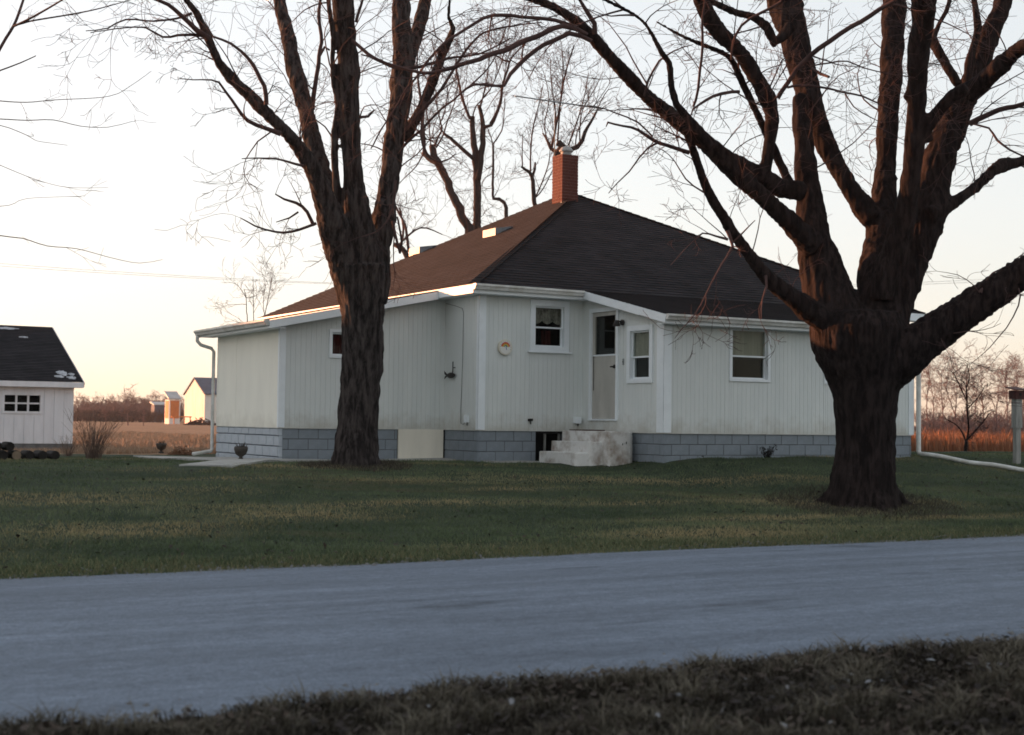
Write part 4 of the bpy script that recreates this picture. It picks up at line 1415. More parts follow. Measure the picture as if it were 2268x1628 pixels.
# power line far behind the house
def pole(p, label):
    t = empty('utility_pole', p)
    tag(t, label, 'utility pole', 'utility poles of the power line')
    mb = MB(); mb.tube([(0, 0, -.5), (0, 0, 9.5)], [.16, .11], 10); mb.build('pole', M['post'], t)
    mb = MB(); mb.box(-1.1, 1.1, -.06, .06, 8.9, 9.05); mb.build('crossarm', M['post'], t)
    for x in (-1.0, 1.0):
        mb = MB(); mb.lathe([(.03, 9.05), (.05, 9.1), (.03, 9.2)], (x, 0, 0), 8); mb.build('insulator', M['alum'], t)
p1 = Vector((-38, 66, gz(-38, 66))); p2 = Vector((33, 74, gz(33, 74)))
pole(p1, 'utility pole off to the left of the view behind the garage'); pole(p2, 'utility pole off to the right of the view beyond the red grass')
for s in (-1.0, 1.0):
    mb = MB(); pts = []
    for i in range(41):
        t = i / 40; q = p1.lerp(p2, t)
        pts.append((q.x + s, q.y, q.z + 9.2 - 4 * 1.6 * t * (1 - t)))
    mb.tube(pts, .007, 4)
    tag(mb.build('power_wire', M['wire'], smooth=True), 'thin sagging overhead power wire crossing the sky behind the house, ' + ('upper left strand' if s < 0 else 'right strand'), 'wire', 'overhead wires')

# ------------------------------------------------------------------ trees
def catmull(P, R, step):
    P = [Vector(p) for p in P]
    out, ro = [], []
    n = len(P)
    for i in range(n - 1):
        p0 = P[max(i - 1, 0)]; p1 = P[i]; p2 = P[i + 1]; p3 = P[min(i + 2, n - 1)]
        k = max(1, int((p2 - p1).length / step))
        for j in range(k):
            t = j / k
            out.append(.5 * ((2 * p1) + (p2 - p0) * t + (2 * p0 - 5 * p1 + 4 * p2 - p3) * t * t + (3 * p1 - p0 - 3 * p2 + p3) * t ** 3))
            ro.append(R[i] + (R[i + 1] - R[i]) * t)
    out.append(P[-1]); ro.append(R[-1])
    return out, ro

def branch(mb, p, d, L, r, lvl, rr, droop=.5, curl=1.0, up=0.0, rmin=.0032):
    d = Vector(d).normalized()
    n = max(4, min(9, int(L / .14)))
    st_ = L / n
    pts = [Vector(p)]; rs = [r]
    cv = Vector((rr.gauss(0, 1), rr.gauss(0, 1), rr.gauss(0, .6))) * .17 * curl
    dirs = [d]
    for i in range(n):
        t = (i + 1) / n
        d = d + cv + Vector((rr.gauss(0, .13), rr.gauss(0, .13), rr.gauss(0, .13))) * curl
        d.z += droop * (-.30 + .62 * t) * st_ * 1.6 + up * st_
        d.normalize()
        pts.append(pts[-1] + d * st_); dirs.append(d.copy()); rs.append(max(rmin, r * (1 - .78 * t)))
    mb.tube(pts, rs, 6 if r > .03 else (4 if r > .012 else 3), False)
    if lvl <= 0: return
    nc = rr.randint(3, 5) if lvl > 1 else rr.randint(2, 5)
    for k in range(nc):
        i = rr.randint(max(1, n // 4), n)
        ax = dirs[i].orthogonal().normalized(); ax.rotate(Matrix.Rotation(rr.uniform(0, 6.283), 3, dirs[i]))
        nd = dirs[i].copy(); nd.rotate(Matrix.Rotation(rr.uniform(.45, 1.1), 3, ax))
        branch(mb, pts[i], nd, L * rr.uniform(.32, .62), max(rmin, rs[i] * .6), lvl - 1, rr, droop, curl, up, rmin)

def furrow(co, amp):
    n = noise.noise((co.x * 11, co.y * 11, co.z * 2.4))
    n2 = noise.noise((co.x * 23 + 5, co.y * 23, co.z * 5.0))
    n3 = noise.noise((co.x * 2.3 + 9, co.y * 2.3, co.z * 1.1))
    return amp * ((abs(n) - .22) * 1.5 + (abs(n2) - .2) * .7) + n3 * amp * .8

def big_tree(name, loc, label, limbs, fine, roots, seed, voxel=.028, twig_n=1.0, droop=.5, bark='bark'):
    """limbs: (name, [(pixel-free world point, radius)...]) thick ones are fused and given furrowed bark, thin ones go into the crown"""
    rr = random.Random(seed)
    root = empty(name, loc)
    tag(root, label, 'tree')
    inv = Vector(loc)
    fused = MB(); kd_pts = []
    skel = []
    for li, (ln, P, R) in enumerate(limbs):
        pts, rs = catmull([p - inv for p in P], R, .16)
        ph = rr.uniform(0, 99)
        for i in range(1, len(pts)):
            a = rs[i] * (.13 if li else .05)
            pts[i] = pts[i] + Vector((noise.noise((ph, i * .32, 0)), noise.noise((ph, i * .32, 9)), noise.noise((ph, i * .32, 17)))) * a
            rs[i] *= 1 + (.10 if li else .03) * noise.noise((ph + 4, i * .45, 0)) + (.16 if rr.random() < .03 and li else 0)
        fused.tube(pts, rs, 16, True)
        skel.append((pts, rs, ln))
        for p, r in zip(pts, rs): kd_pts.append((p, li))
    for P, R in roots:
        pts, rs = catmull([p - inv for p in P], R, .1)
        fused.tube(pts, rs, 12, True)
    # knots and old pruning scars
    for pts, rs, ln in skel[1:]:
        for k in range(max(1, len(pts) // 14)):
            i = rr.randint(2, len(pts) - 2)
            if rs[i] < .07: continue
            d = (pts[i + 1] - pts[i - 1]).normalized(); o_ = d.orthogonal().normalized(); o_.rotate(Matrix.Rotation(rr.uniform(0, 6.28), 3, d))
            kr = min(rs[i], .15)
            b = pts[i] + o_ * (rs[i] - kr * .35)
            fused.tube([b, b + o_ * kr * .4, b + o_ * kr * .62], [kr * .55, kr * .42, kr * .2], 10, True)
    tmp = link('tmp', fused.mesh('tmp'))
    md = tmp.modifiers.new('r', 'REMESH'); md.mode = 'VOXEL'; md.voxel_size = voxel
    dg = bpy.context.evaluated_depsgraph_get()
    me = bpy.data.meshes.new_from_object(tmp.evaluated_get(dg))
    bpy.data.objects.remove(tmp)
    nv = len(me.vertices)
    co = np.empty(nv * 3, np.float32); no = np.empty(nv * 3, np.float32)
    me.vertices.foreach_get('co', co); me.vertices.foreach_get('normal', no)
    co = co.reshape(-1, 3); no = no.reshape(-1, 3)
    ne = len(me.edges); ed = np.empty(ne * 2, np.int32); me.edges.foreach_get('vertices', ed); ed = ed.reshape(-1, 2)
    deg = np.bincount(ed.ravel(), minlength=nv).astype(np.float32)[:, None]
    for it in range(14):
        acc = np.stack([np.bincount(ed[:, 0], co[ed[:, 1], k], nv) + np.bincount(ed[:, 1], co[ed[:, 0], k], nv) for k in range(3)], -1)
        co = co + (.6 if it % 2 == 0 else -.35) * (acc / np.maximum(deg, 1) - co)
    me.vertices.foreach_set('co', co.astype(np.float32).ravel()); me.update()
    me.vertices.foreach_get('normal', (no := np.empty(nv * 3, np.float32))); no = no.reshape(-1, 3)
    kd = kdtree.KDTree(len(kd_pts))
    for i, (p, li) in enumerate(kd_pts): kd.insert(p, i)
    kd.balance()
    rad_of = [r for pts, rs, ln in skel for r in rs]
    own = np.empty(nv, np.int32); disp = np.empty(nv, np.float32)
    for i in range(nv):
        c = Vector(co[i])
        _, j, dd = kd.find(c)
        own[i] = kd_pts[j][1]
        disp[i] = furrow(c + inv, min(.034, .17 * max(rad_of[j], .05)))
    co = co + no * disp[:, None]
    nf = len(me.polygons)
    fv = np.empty(nf * 4, np.int32); me.loops.foreach_get('vertex_index', fv); fv = fv.reshape(-1, 4)
    fo_ = own[fv[:, 0]]
    for li, (pts, rs, ln) in enumerate(skel):
        sel = fv[fo_ == li]
        if len(sel) == 0: continue
        used, invx = np.unique(sel, return_inverse=True)
        m2 = bpy.data.meshes.new(ln)
        m2.vertices.add(len(used)); m2.vertices.foreach_set('co', co[used].ravel())
        m2.loops.add(sel.size); m2.loops.foreach_set('vertex_index', invx.ravel().astype(np.int32))
        m2.polygons.add(len(sel)); m2.polygons.foreach_set('loop_start', np.arange(0, sel.size, 4, dtype=np.int32))
        m2.polygons.foreach_set('use_smooth', np.ones(len(sel), bool))
        m2.update(calc_edges=True)
        link(ln, m2, M[bark], root)
    bpy.data.meshes.remove(me)
    # the crown: finer branches and twigs
    tw = MB()
    fsk = []
    for P, R in fine:
        pts, rs = catmull([p - inv for p in P], R, .12)
        ph = rr.uniform(0, 99)
        for i in range(1, len(pts)):
            pts[i] = pts[i] + Vector((noise.noise((ph, i * .5, 0)), noise.noise((ph, i * .5, 9)), noise.noise((ph, i * .5, 17)))) * .022
        tw.tube(pts, rs, 7, False)
        fsk.append((pts, rs))
    for pts, rs, kind in [(a, b, 'l') for a, b, c in skel[1:]] + [(a, b, 'f') for a, b in fsk]:
        Ltot = sum((pts[i + 1] - pts[i]).length for i in range(len(pts) - 1))
        n = int(Ltot * (2.6 if kind == 'l' else 4.0) * twig_n)
        for k in range(n):
            i = rr.randint(int(len(pts) * (.35 if kind == 'l' else .1)), len(pts) - 1)
            d = (pts[min(i + 1, len(pts) - 1)] - pts[max(i - 1, 0)]).normalized()
            ax = d.orthogonal().normalized(); ax.rotate(Matrix.Rotation(rr.uniform(0, 6.283), 3, d))
            nd = d.copy(); nd.rotate(Matrix.Rotation(rr.uniform(.5, 1.25), 3, ax))
            L = rr.uniform(.5, 2.1) if kind == 'l' else rr.uniform(.35, 1.2)
            r0 = min(rs[i] * .5, rr.uniform(.006, .017))
            branch(tw, pts[i] + ax.cross(d) * 0, nd, L, r0, 2, rr, droop, 1.0)
    cr = tw.build('crown', M['twig'], root, smooth=True)
    cr['kind'] = 'stuff'
    return root

def tr(z, ox, oy, s, Y0, pts, dY=0.0, px2m=True):
    """traced centre line: (x, y, width) in an enlarged view, placed at depth Y0 with a drift dY along it"""
    P, R = [], []
    n = len(pts)
    for i, (x, y, w) in enumerate(pts):
        Y = Y0 + dY * (i / (n - 1)) ** 1.2
        P.append(at(ox + x * s, oy + y * s, Y)); R.append(max(.004, w * s * .5 * Y / FPX))
    return P, R

# --- right maple: z8 view (ox 1269.6, oy 0, scale .4735); trunk traced in full view
YR = 22.0
def z8(pts, dY=0.0, Y0=YR): return tr(0, 1269.6, 0.0, .4735, Y0, pts, dY)
def full(pts, Y0, dY=0.0): return tr(0, 0, 0, 1.0, Y0, pts, dY)
RL = []
def add(ln, t): RL.append((ln, t[0], t[1]))
add('trunk', full([(1912, 1135, 172), (1910, 1105, 158), (1912, 1060, 140), (1914, 1000, 131), (1916, 940, 132), (1916, 890, 140), (1912, 845, 154), (1907, 805, 178), (1902, 765, 200), (1902, 725, 205), (1902, 690, 170)], YR))
add('limb', z8([(1390, 1640, 170), (1270, 1560, 150), (1140, 1480, 120), (1020, 1385, 92), (900, 1290, 72), (830, 1200, 62), (760, 1110, 56), (700, 1010, 52), (640, 920, 52), (605, 840, 46), (575, 745, 42), (550, 670, 38), (520, 600, 36)], -1.9))
add('limb', z8([(1340, 1620, 230), (1260, 1520, 250), (1200, 1400, 235), (1165, 1260, 200), (1130, 1120, 165), (1110, 1000, 130), (1095, 860, 105), (1080, 700, 92), (1065, 560, 80), (1060, 450, 70)], .8))
add('limb', z8([(1120, 1150, 120), (1060, 1090, 105), (1000, 1030, 90), (880, 915, 82), (740, 800, 76), (610, 665, 82), (480, 560, 74), (350, 455, 66), (240, 345, 68), (130, 220, 62), (40, 125, 54), (-90, 35, 46), (-250, -25, 38)], -2.5))
add('limb', z8([(640, 690, 50), (570, 590, 44), (480, 490, 38), (455, 400, 32), (450, 300, 30), (400, 225, 28), (335, 110, 24), (240, 45, 22), (100, -20, 18)], -1.0, YR - 1.8))
add('limb', z8([(1070, 895, 95), (960, 880, 85), (880, 820, 75), (770, 760, 58), (650, 670, 46), (560, 580, 40)], -1.2))
add('limb', z8([(895, 800, 60), (910, 700, 56), (930, 560, 62), (905, 460, 78), (850, 360, 78), (780, 250, 68), (700, 170, 74), (640, 95, 82), (600, 20, 74), (560, -80, 60)], -1.0, YR - .4))
add('limb', z8([(1030, 900, 46), (940, 710, 40), (865, 545, 36), (795, 400, 36), (730, 270, 30), (600, 210, 24), (480, 155, 20), (385, 100, 14)], -1.4, YR))
add('limb', z8([(1400, 1030, 105), (1290, 880, 88), (1210, 740, 92), (1150, 600, 100), (1100, 450, 115), (1055, 290, 122), (1020, 130, 135), (985, 0, 165), (960, -160, 150)], 1.4, YR + .5))
add('limb', z8([(1020, 120, 60), (940, 200, 50), (900, 120, 46), (840, 78, 40), (760, 60, 34), (650, 10, 32), (560, -30, 28)], -.8, YR + .4))
add('limb', z8([(1400, 1620, 230), (1420, 1450, 205), (1425, 1280, 175), (1435, 1120, 150), (1450, 990, 118), (1455, 850, 104), (1465, 620, 96), (1482, 400, 98), (1495, 200, 106), (1502, 0, 112), (1506, -160, 100)], 2.2))
add('limb', z8([(1440, 1400, 160), (1500, 1200, 130), (1540, 1050, 112), (1570, 900, 96), (1592, 700, 88), (1602, 450, 90), (1612, 250, 96), (1632, 90, 104), (1640, -20, 120), (1650, -160, 110)], -1.4))
add('limb', z8([(1430, 1640, 200), (1490, 1480, 175), (1545, 1330, 150), (1605, 1160, 145), (1665, 1000, 150), (1690, 850, 142), (1735, 680, 132), (1790, 540, 128), (1850, 410, 110), (1905, 290, 104), (1945, 170, 104), (1990, 60, 84), (2025, -60, 72)], .9))
add('limb', z8([(1840, 440, 100), (1920, 380, 88), (2000, 300, 80), (2070, 240, 74), (2150, 190, 62), (2250, 110, 50)], -1.3))
add('limb', z8([(1660, 1010, 90), (1720, 985, 66), (1790, 940, 56), (1880, 875, 50), (1960, 800, 52), (2000, 775, 64), (2070, 762, 52), (2170, 735, 44)], 1.0))
add('limb', z8([(1640, 660, 90), (1640, 610, 66), (1700, 530, 62), (1770, 450, 62), (1840, 410, 64)], -.4, YR - .5))
add('limb', z8([(1800, 400, 46), (1745, 310, 48), (1690, 210, 52), (1650, 140, 60), (1640, 60, 56)], .5, YR - .3))
add('limb', z8([(1680, 190, 30), (1710, 110, 28), (1745, 50, 30), (1760, -20, 24), (1770, -120, 18)], .5, YR - .3))
add('limb', full([(1905, 845, 130), (1965, 815, 120), (2030, 762, 92), (2110, 708, 80), (2190, 655, 74), (2267, 603, 70), (2350, 560, 60)], YR, -1.0))
add('limb', z8([(1840, 400, 50), (1860, 250, 42), (1890, 150, 40), (1880, 50, 36), (1860, -60, 30)], .3, YR + .3))
RF = [z8([(955, 460, 22), (1000, 390, 22), (1040, 325, 23), (1110, 258, 24), (1200, 195, 24), (1300, 125, 23), (1430, 45, 22), (1500, 0, 18)], -.8, YR - 1.2),
      z8([(1850, 580, 30), (1950, 530, 26), (2060, 498, 24), (2140, 470, 20), (2240, 440, 14)], -.8),
      z8([(540, 715, 22), (440, 680, 18), (375, 660, 18), (300, 610, 14), (230, 590, 11), (160, 572, 9), (150, 590, 5)], -.8, YR - 1.5),
      z8([(400, 665, 12), (350, 690, 9), (260, 800, 7), (160, 905, 4)], -.4, YR - 1.8),
      z8([(370, 640, 9), (300, 570, 8), (200, 530, 7), (100, 500, 6), (0, 490, 4)], -.4, YR - 1.9),
      z8([(775, 430, 16), (690, 440, 16), (620, 470, 14), (560, 510, 9), (545, 540, 5)], -.6, YR - 1.0),
      z8([(560, 500, 12), (580, 420, 13), (590, 330, 13), (605, 220, 13), (600, 120, 12), (615, 0, 9)], -.5, YR - 1.2),
      z8([(100, 160, 26), (100, 110, 24), (60, 50, 20), (30, 0, 15), (0, -50, 12)], -.3, YR - 2.4),
      z8([(1000, 410, 12), (1100, 400, 12), (1250, 430, 10), (1350, 450, 9), (1440, 490, 7), (1520, 530, 4)], -.8, YR - .4),
      z8([(1270, 440, 7), (1310, 500, 6), (1390, 550, 5), (1440, 575, 3)], -.3, YR - .9),
      z8([(1115, 320, 14), (1150, 350, 15), (1190, 362, 13)], -.4, YR - .4),
      z8([(1110, 310, 8), (1200, 295, 8), (1280, 285, 7), (1360, 320, 6), (1500, 350, 5), (1600, 365, 3)], -.6, YR - .3),
      z8([(720, 1080, 20), (745, 1150, 14), (720, 1200, 12), (690, 1250, 10), (640, 1330, 9), (600, 1420, 7), (540, 1500, 5), (470, 1580, 3)], -.8, YR - 1.6),
      z8([(720, 1120, 14), (670, 1105, 10), (600, 1090, 8), (560, 1130, 7), (500, 1190, 6), (455, 1240, 5)], -.6, YR - 1.6),
      z8([(900, 1290, 14), (905, 1340, 12), (885, 1400, 8), (880, 1450, 6), (880, 1490, 3)], -.4, YR - 1.3),
      z8([(740, 1140, 9), (790, 1090, 8), (850, 1030, 4)], -.3, YR - 1.6),
      z8([(1900, 1370, 20), (1920, 1340, 12), (1960, 1280, 8), (2040, 1230, 6), (2107, 1180, 4)], .2, YR - .8),
      z8([(1870, 580, 10), (1940, 600, 10), (1980, 660, 12), (2040, 700, 10), (2110, 735, 8), (2200, 760, 5)], -.6, YR - .4),
      z8([(740, 280, 12), (750, 200, 12), (790, 120, 13), (880, 60, 14), (970, 10, 14), (1010, -40, 10)], -.6, YR - 1.5),
      z8([(330, 450, 12), (350, 380, 12), (400, 290, 10), (470, 240, 7), (560, 210, 4)], -.6, YR - 1.9),
      full([(1300, 78, 10), (1247, 58, 12), (1200, 75, 12), (1130, 105, 13), (1060, 130, 11), (990, 155, 9), (930, 160, 7), (860, 140, 5), (800, 122, 3)], YR - 2.5, -1.0),
      full([(1310, 92, 10), (1260, 75, 11), (1190, 110, 10), (1150, 145, 10), (1130, 165, 9), (1115, 190, 7), (1090, 190, 6), (1050, 187, 5), (1010, 215, 3)], YR - 2.5, -.5),
      full([(1280, 62, 9), (1230, 45, 9), (1170, 40, 8), (1090, 35, 8), (1030, 65, 7), (960, 120, 6), (880, 230, 4), (820, 330, 3)], YR - 2.5, -.8)]
def root_tubes(cx, cy, Y, r0, n, seed, length):
    rr = random.Random(seed); out = []
    c = at(cx, cy, Y)
    for k in range(n):
        a = 2 * math.pi * (k + rr.uniform(-.3, .3)) / n
        L = length * rr.uniform(.7, 1.3)
        P, R = [], []
        for i in range(5):
            t = i / 4
            x, y = c.x + math.cos(a) * (r0 * .45 + L * t), c.y + math.sin(a) * (r0 * .45 + L * t)
            P.append(Vector((x, y, gz(x, y) + .42 * (1 - t) ** 2 * 1.0 - .06 * t + .02))); R.append(r0 * (.42 - .34 * t))
        out.append((P, R))
    return out
big_tree('maple_tree', ground(1912, 1108) if False else Vector((at(1912, 1108, YR).x, YR, gz(at(1912, 1108, YR).x, YR))), 'huge bare maple with many spreading limbs, right front lawn', RL, RF,
         root_tubes(1912, 1105, YR, .50, 9, 5, .50), 21, .028, .62, .55)

# --- left maple (traced in full view)
YL = 24.5
LL = []
def addl(ln, pts, dY=0.0, Y0=YL):
    t = full(pts, Y0, dY); LL.append((ln, t[0], t[1]))
addl('trunk', [(786, 1050, 118), (786, 1030, 110), (789, 990, 98), (792, 930, 90), (797, 870, 86), (801, 810, 88), (804, 760, 90), (803, 710, 94), (800, 670, 100), (797, 630, 112), (795, 590, 128)])
addl('limb', [(790, 640, 90), (768, 590, 80), (750, 540, 70), (735, 490, 60), (716, 435, 50), (692, 375, 40), (655, 318, 32), (618, 278, 28), (552, 212, 28), (510, 172, 25), (485, 140, 22), (464, 90, 20), (434, 27, 17), (412, 0, 14), (395, -50, 11)], -2.4)
addl('limb', [(760, 560, 60), (742, 500, 54), (726, 448, 48), (707, 370, 44), (692, 312, 42), (680, 250, 37), (664, 195, 39), (649, 136, 34), (637, 78, 31), (625, 31, 28), (612, -40, 26), (600, -120, 20)], 1.8)
addl('limb', [(765, 540, 34), (757, 490, 26), (750, 448, 20), (742, 370, 16), (742, 292, 16), (750, 234, 16), (740, 191, 14), (736, 129, 13), (738, 82, 12), (731, 31, 12), (722, -40, 10)], -.8)
addl('limb', [(810, 640, 90), (803, 560, 78), (795, 500, 64), (786, 448, 53), (781, 370, 45), (777, 292, 43), (773, 214, 44), (770, 136, 45), (764, 58, 46), (758, 0, 50), (752, -90, 44)], -.6)
addl('limb', [(820, 660, 80), (832, 600, 66), (841, 546, 52), (850, 480, 44), (863, 390, 44), (875, 300, 48), (887, 214, 50), (890, 140, 44), (890, 78, 42), (887, 0, 38), (884, -90, 32)], 1.2)
addl('limb', [(893, 310, 30), (918, 268, 24), (941, 222, 22), (961, 172, 22), (978, 124, 22), (996, 86, 18), (1003, 62, 13), (993, 39, 9), (996, -10, 7)], -1.2, YL + .9)
addl('limb', [(895, 160, 34), (908, 120, 33), (926, 66, 30), (938, 20, 30), (950, -60, 26)], 1.0, YL + 1.1)
def fl(pts, dY=0.0, Y0=YL): return full(pts, Y0, dY)
LF = [fl([(462, 86, 15), (434, 66, 12), (403, 35, 10), (372, 12, 9), (335, -6, 7)], -.6, YL - 2.2),
      fl([(455, 80, 9), (430, 78, 7), (395, 80, 6), (360, 82, 5), (320, 62, 4), (270, 62, 3), (200, 73, 2)], -.5, YL - 2.2),
      fl([(425, 30, 7), (390, 42, 5), (340, 47, 4), (280, 43, 4), (240, 62, 3), (190, 70, 2)], -.5, YL - 2.2),
      fl([(621, 297, 12), (590, 287, 10), (547, 266, 9), (524, 238, 7), (504, 207, 6), (485, 183, 5), (446, 177, 3), (395, 175, 2)], -1, YL - 1.6),
      fl([(590, 232, 11), (586, 191, 10), (559, 144, 9), (536, 113, 7), (512, 97, 6), (473, 82, 5)], -.7, YL - 1.8),
      fl([(692, 242, 12), (699, 183, 10), (707, 125, 9), (711, 78, 8), (707, 35, 8), (711, -20, 6)], .4, YL + .9),
      fl([(707, 125, 7), (718, 105, 6), (730, 112, 5)], .0, YL + .9),
      fl([(672, 368, 7), (630, 357, 5), (590, 351, 4), (535, 351, 2)], -.6, YL - 1.5),
      fl([(695, 500, 9), (680, 470, 8), (655, 448, 7), (630, 440, 5), (610, 430, 3)], -.5, YL - 1.0),
      fl([(700, 495, 7), (660, 510, 6), (610, 515, 5), (565, 500, 4), (530, 482, 2)], -.6, YL - 1.0),
      fl([(660, 470, 5), (640, 482, 4), (612, 492, 2)], -.2, YL - 1.4),
      fl([(870, 490, 7), (878, 530, 6), (885, 560, 6), (890, 540, 5), (880, 480, 4)], -.3, YL - .1),
      fl([(876, 400, 6), (872, 450, 5), (858, 490, 5), (830, 515, 4), (800, 525, 2)], -.5, YL - .3),
      fl([(940, 225, 9), (936, 260, 8), (934, 300, 7), (945, 340, 5), (975, 360, 4), (1010, 340, 2)], -.3, YL + .5),
      fl([(890, 295, 9), (930, 250, 8), (975, 200, 7), (1020, 130, 6), (1060, 80, 5), (1120, 60, 4), (1200, 50, 2)], -.6, YL + .5),
      fl([(885, 330, 7), (930, 290, 6), (980, 240, 5), (1040, 190, 4), (1090, 140, 3), (1120, 60, 2)], -.5, YL + .7),
      fl([(780, 90, 8), (830, 130, 8), (880, 150, 8), (930, 148, 7), (990, 130, 6), (1060, 120, 4), (1130, 85, 3)], -.8, YL - .7),
      fl([(797, 260, 7), (815, 258, 6), (828, 245, 4)], -.2, YL - .5),
      fl([(788, 50, 7), (800, 10, 6), (812, -30, 4)], -.2, YL - .5)]
lt = at(786, 1030, YL)
big_tree('maple_tree', Vector((lt.x, YL, gz(lt.x, YL))), 'tall bare maple standing in front of the left wing', LL, LF,
         root_tubes(786, 1030, YL, .34, 7, 8, .30), 33, .026, .75, .5, 'barkpale')

# --- pollarded trees behind the house
def pollard(label, trunkpts, shoots, Y, seed, shoot_up=.6):
    rr = random.Random(seed)
    b = trunkpts[0][0]
    p0 = at(b[0], b[1], Y)
    zg_ = gz(p0.x, p0.y)
    loc = Vector((p0.x, p0.y, zg_))
    root = empty('pollarded_tree', loc)
    tag(root, label, 'tree', 'pollarded trees behind the house')
    tk = MB(); tw = MB()
    for ti, line in enumerate(trunkpts):
        P, R = full(line, Y, rr.uniform(-.8, .8))
        P = [p - loc for p in P]
        if ti == 0:
            P = [Vector((0, 0, -.2)), Vector((0, 0, P[0].z * .5))] + P; R = [R[0] * 1.35, R[0] * 1.15] + R
        pts, rs = catmull(P, R, .15)
        for i in range(2, len(pts)):
            pts[i] += Vector((noise.noise((seed, i * .6, ti)), 0, noise.noise((seed, i * .6, ti + 9)))) * rs[i] * .5
            rs[i] *= 1 + .15 * noise.noise((seed + ti, i * .7, 1))
        tk.tube(pts, rs, 9, True)
        n = int(len(pts) * .22)
        for k in range(n):
            i = rr.randint(len(pts) // 2, len(pts) - 1)
            d = Vector((rr.uniform(-1, 1), rr.uniform(-1, 1), rr.uniform(-.1, .9))).normalized()
            branch(tw, pts[i], d, rr.uniform(.5, 1.4), .012, 2, rr, .3, 1.0, .35, .004)
    for line in shoots:
        P, R = full(line, Y, rr.uniform(-.6, .6))
        P = [p - loc for p in P]
        pts, rs = catmull(P, R, .15)
        tw.tube(pts, rs, 5, False)
        for k in range(int(len(pts) * .5)):
            i = rr.randint(1, len(pts) - 1)
            d = (pts[i] - pts[i - 1]).normalized() + Vector((rr.uniform(-.8, .8), rr.uniform(-.8, .8), rr.uniform(-.1, .5)))
            branch(tw, pts[i], d, rr.uniform(.5, 1.3), min(rs[i] * .6, .012), 2, rr, .2, .8, .5, .004)
    tk.build('trunk', M['barkgrey'], root, smooth=True)
    tw.build('crown', M['twig'], root, smooth=True)['kind'] = 'stuff'
def z6(l): return [(816 + x * .3119, y * .3119, w * .3119) for x, y, w in l]
pollard('upright pollarded tree with twin stems behind the roof left of the chimney',
        [z6([(770, 1700, 60), (770, 1560, 58), (772, 1400, 55), (770, 1300, 56), (762, 1150, 50), (745, 1000, 44), (738, 900, 38), (735, 830, 36)]),
         z6([(775, 1280, 46), (795, 1150, 44), (808, 1020, 42), (812, 930, 40), (805, 830, 30), (782, 750, 24)]),
         z6([(745, 1130, 30), (690, 1080, 28), (610, 1010, 26), (530, 945, 20)])],
        [z6([(720, 845, 24), (690, 770, 22), (660, 680, 20), (640, 580, 18), (620, 480, 14), (622, 420, 12)]), z6([(630, 560, 12), (560, 610, 10), (480, 680, 8), (400, 760, 6), (350, 800, 5)]),
         z6([(825, 905, 26), (870, 890, 24), (905, 820, 20), (940, 720, 18), (950, 610, 18), (985, 500, 16), (1010, 420, 14), (1090, 330, 10), (1160, 260, 6)]),
         z6([(950, 620, 16), (900, 610, 16), (830, 595, 14), (740, 610, 10), (660, 660, 6)]), z6([(1000, 440, 16), (960, 430, 14), (890, 390, 12), (790, 380, 10), (700, 385, 7)]),
         z6([(790, 760, 12), (830, 620, 10), (850, 480, 8), (870, 300, 6), (880, 120, 4)]), z6([(740, 840, 12), (760, 760, 10), (860, 640, 9), (930, 480, 8), (980, 300, 6), (1010, 80, 4)]),
         z6([(860, 880, 12), (920, 760, 10), (960, 560, 8), (1000, 380, 7), (1080, 260, 6), (1130, 60, 4)]), z6([(535, 945, 12), (500, 900, 10), (540, 800, 9), (560, 680, 8), (610, 560, 6), (650, 400, 4)])],
        44.5, 5)
pollard('leaning pollarded tree with a cut top, nearer the left maple',
        [z6([(720, 1700, 70), (690, 1590, 66), (640, 1480, 62), (590, 1370, 58), (545, 1260, 56), (505, 1180, 56), (470, 1110, 54), (448, 1035, 44)]),
         z6([(500, 1170, 44), (450, 1140, 34), (400, 1105, 30), (385, 1090, 22)])],
        [z6([(392, 1095, 26), (395, 1000, 24), (385, 880, 22), (372, 720, 20), (355, 600, 18), (345, 480, 12), (350, 300, 8)]), z6([(390, 1090, 10), (340, 1180, 9), (270, 1250, 7), (190, 1330, 4)]),
         z6([(470, 1040, 18), (490, 980, 16), (520, 930, 14), (500, 820, 10), (470, 700, 7), (430, 560, 5)]), z6([(480, 1050, 14), (530, 960, 12), (560, 860, 10), (620, 700, 7), (640, 540, 5)]),
         z6([(395, 1000, 12), (330, 900, 10), (260, 800, 8), (190, 700, 5)]), z6([(440, 1040, 10), (430, 900, 9), (410, 760, 7), (440, 600, 6), (520, 420, 4)])],
        44.0, 6)
pollard('slim dark knotty tree rising over the ridge just left of the chimney',
        [z6([(1180, 1600, 34), (1175, 1420, 32), (1165, 1290, 30), (1145, 1220, 26), (1110, 1205, 20), (1085, 1185, 16)]), z6([(1160, 1260, 22), (1180, 1200, 18), (1182, 1155, 14)])],
        [z6([(1150, 1215, 14), (1150, 1100, 12), (1160, 960, 11), (1180, 850, 10), (1210, 740, 8), (1240, 600, 5)]), z6([(1092, 1185, 10), (1090, 1080, 8), (1095, 950, 5)]), z6([(1180, 1410, 12), (1230, 1300, 10), (1280, 1150, 8), (1290, 1000, 5)]),
         z6([(1190, 1400, 10), (1240, 1340, 9), (1310, 1200, 7)])],
        43.2, 7)
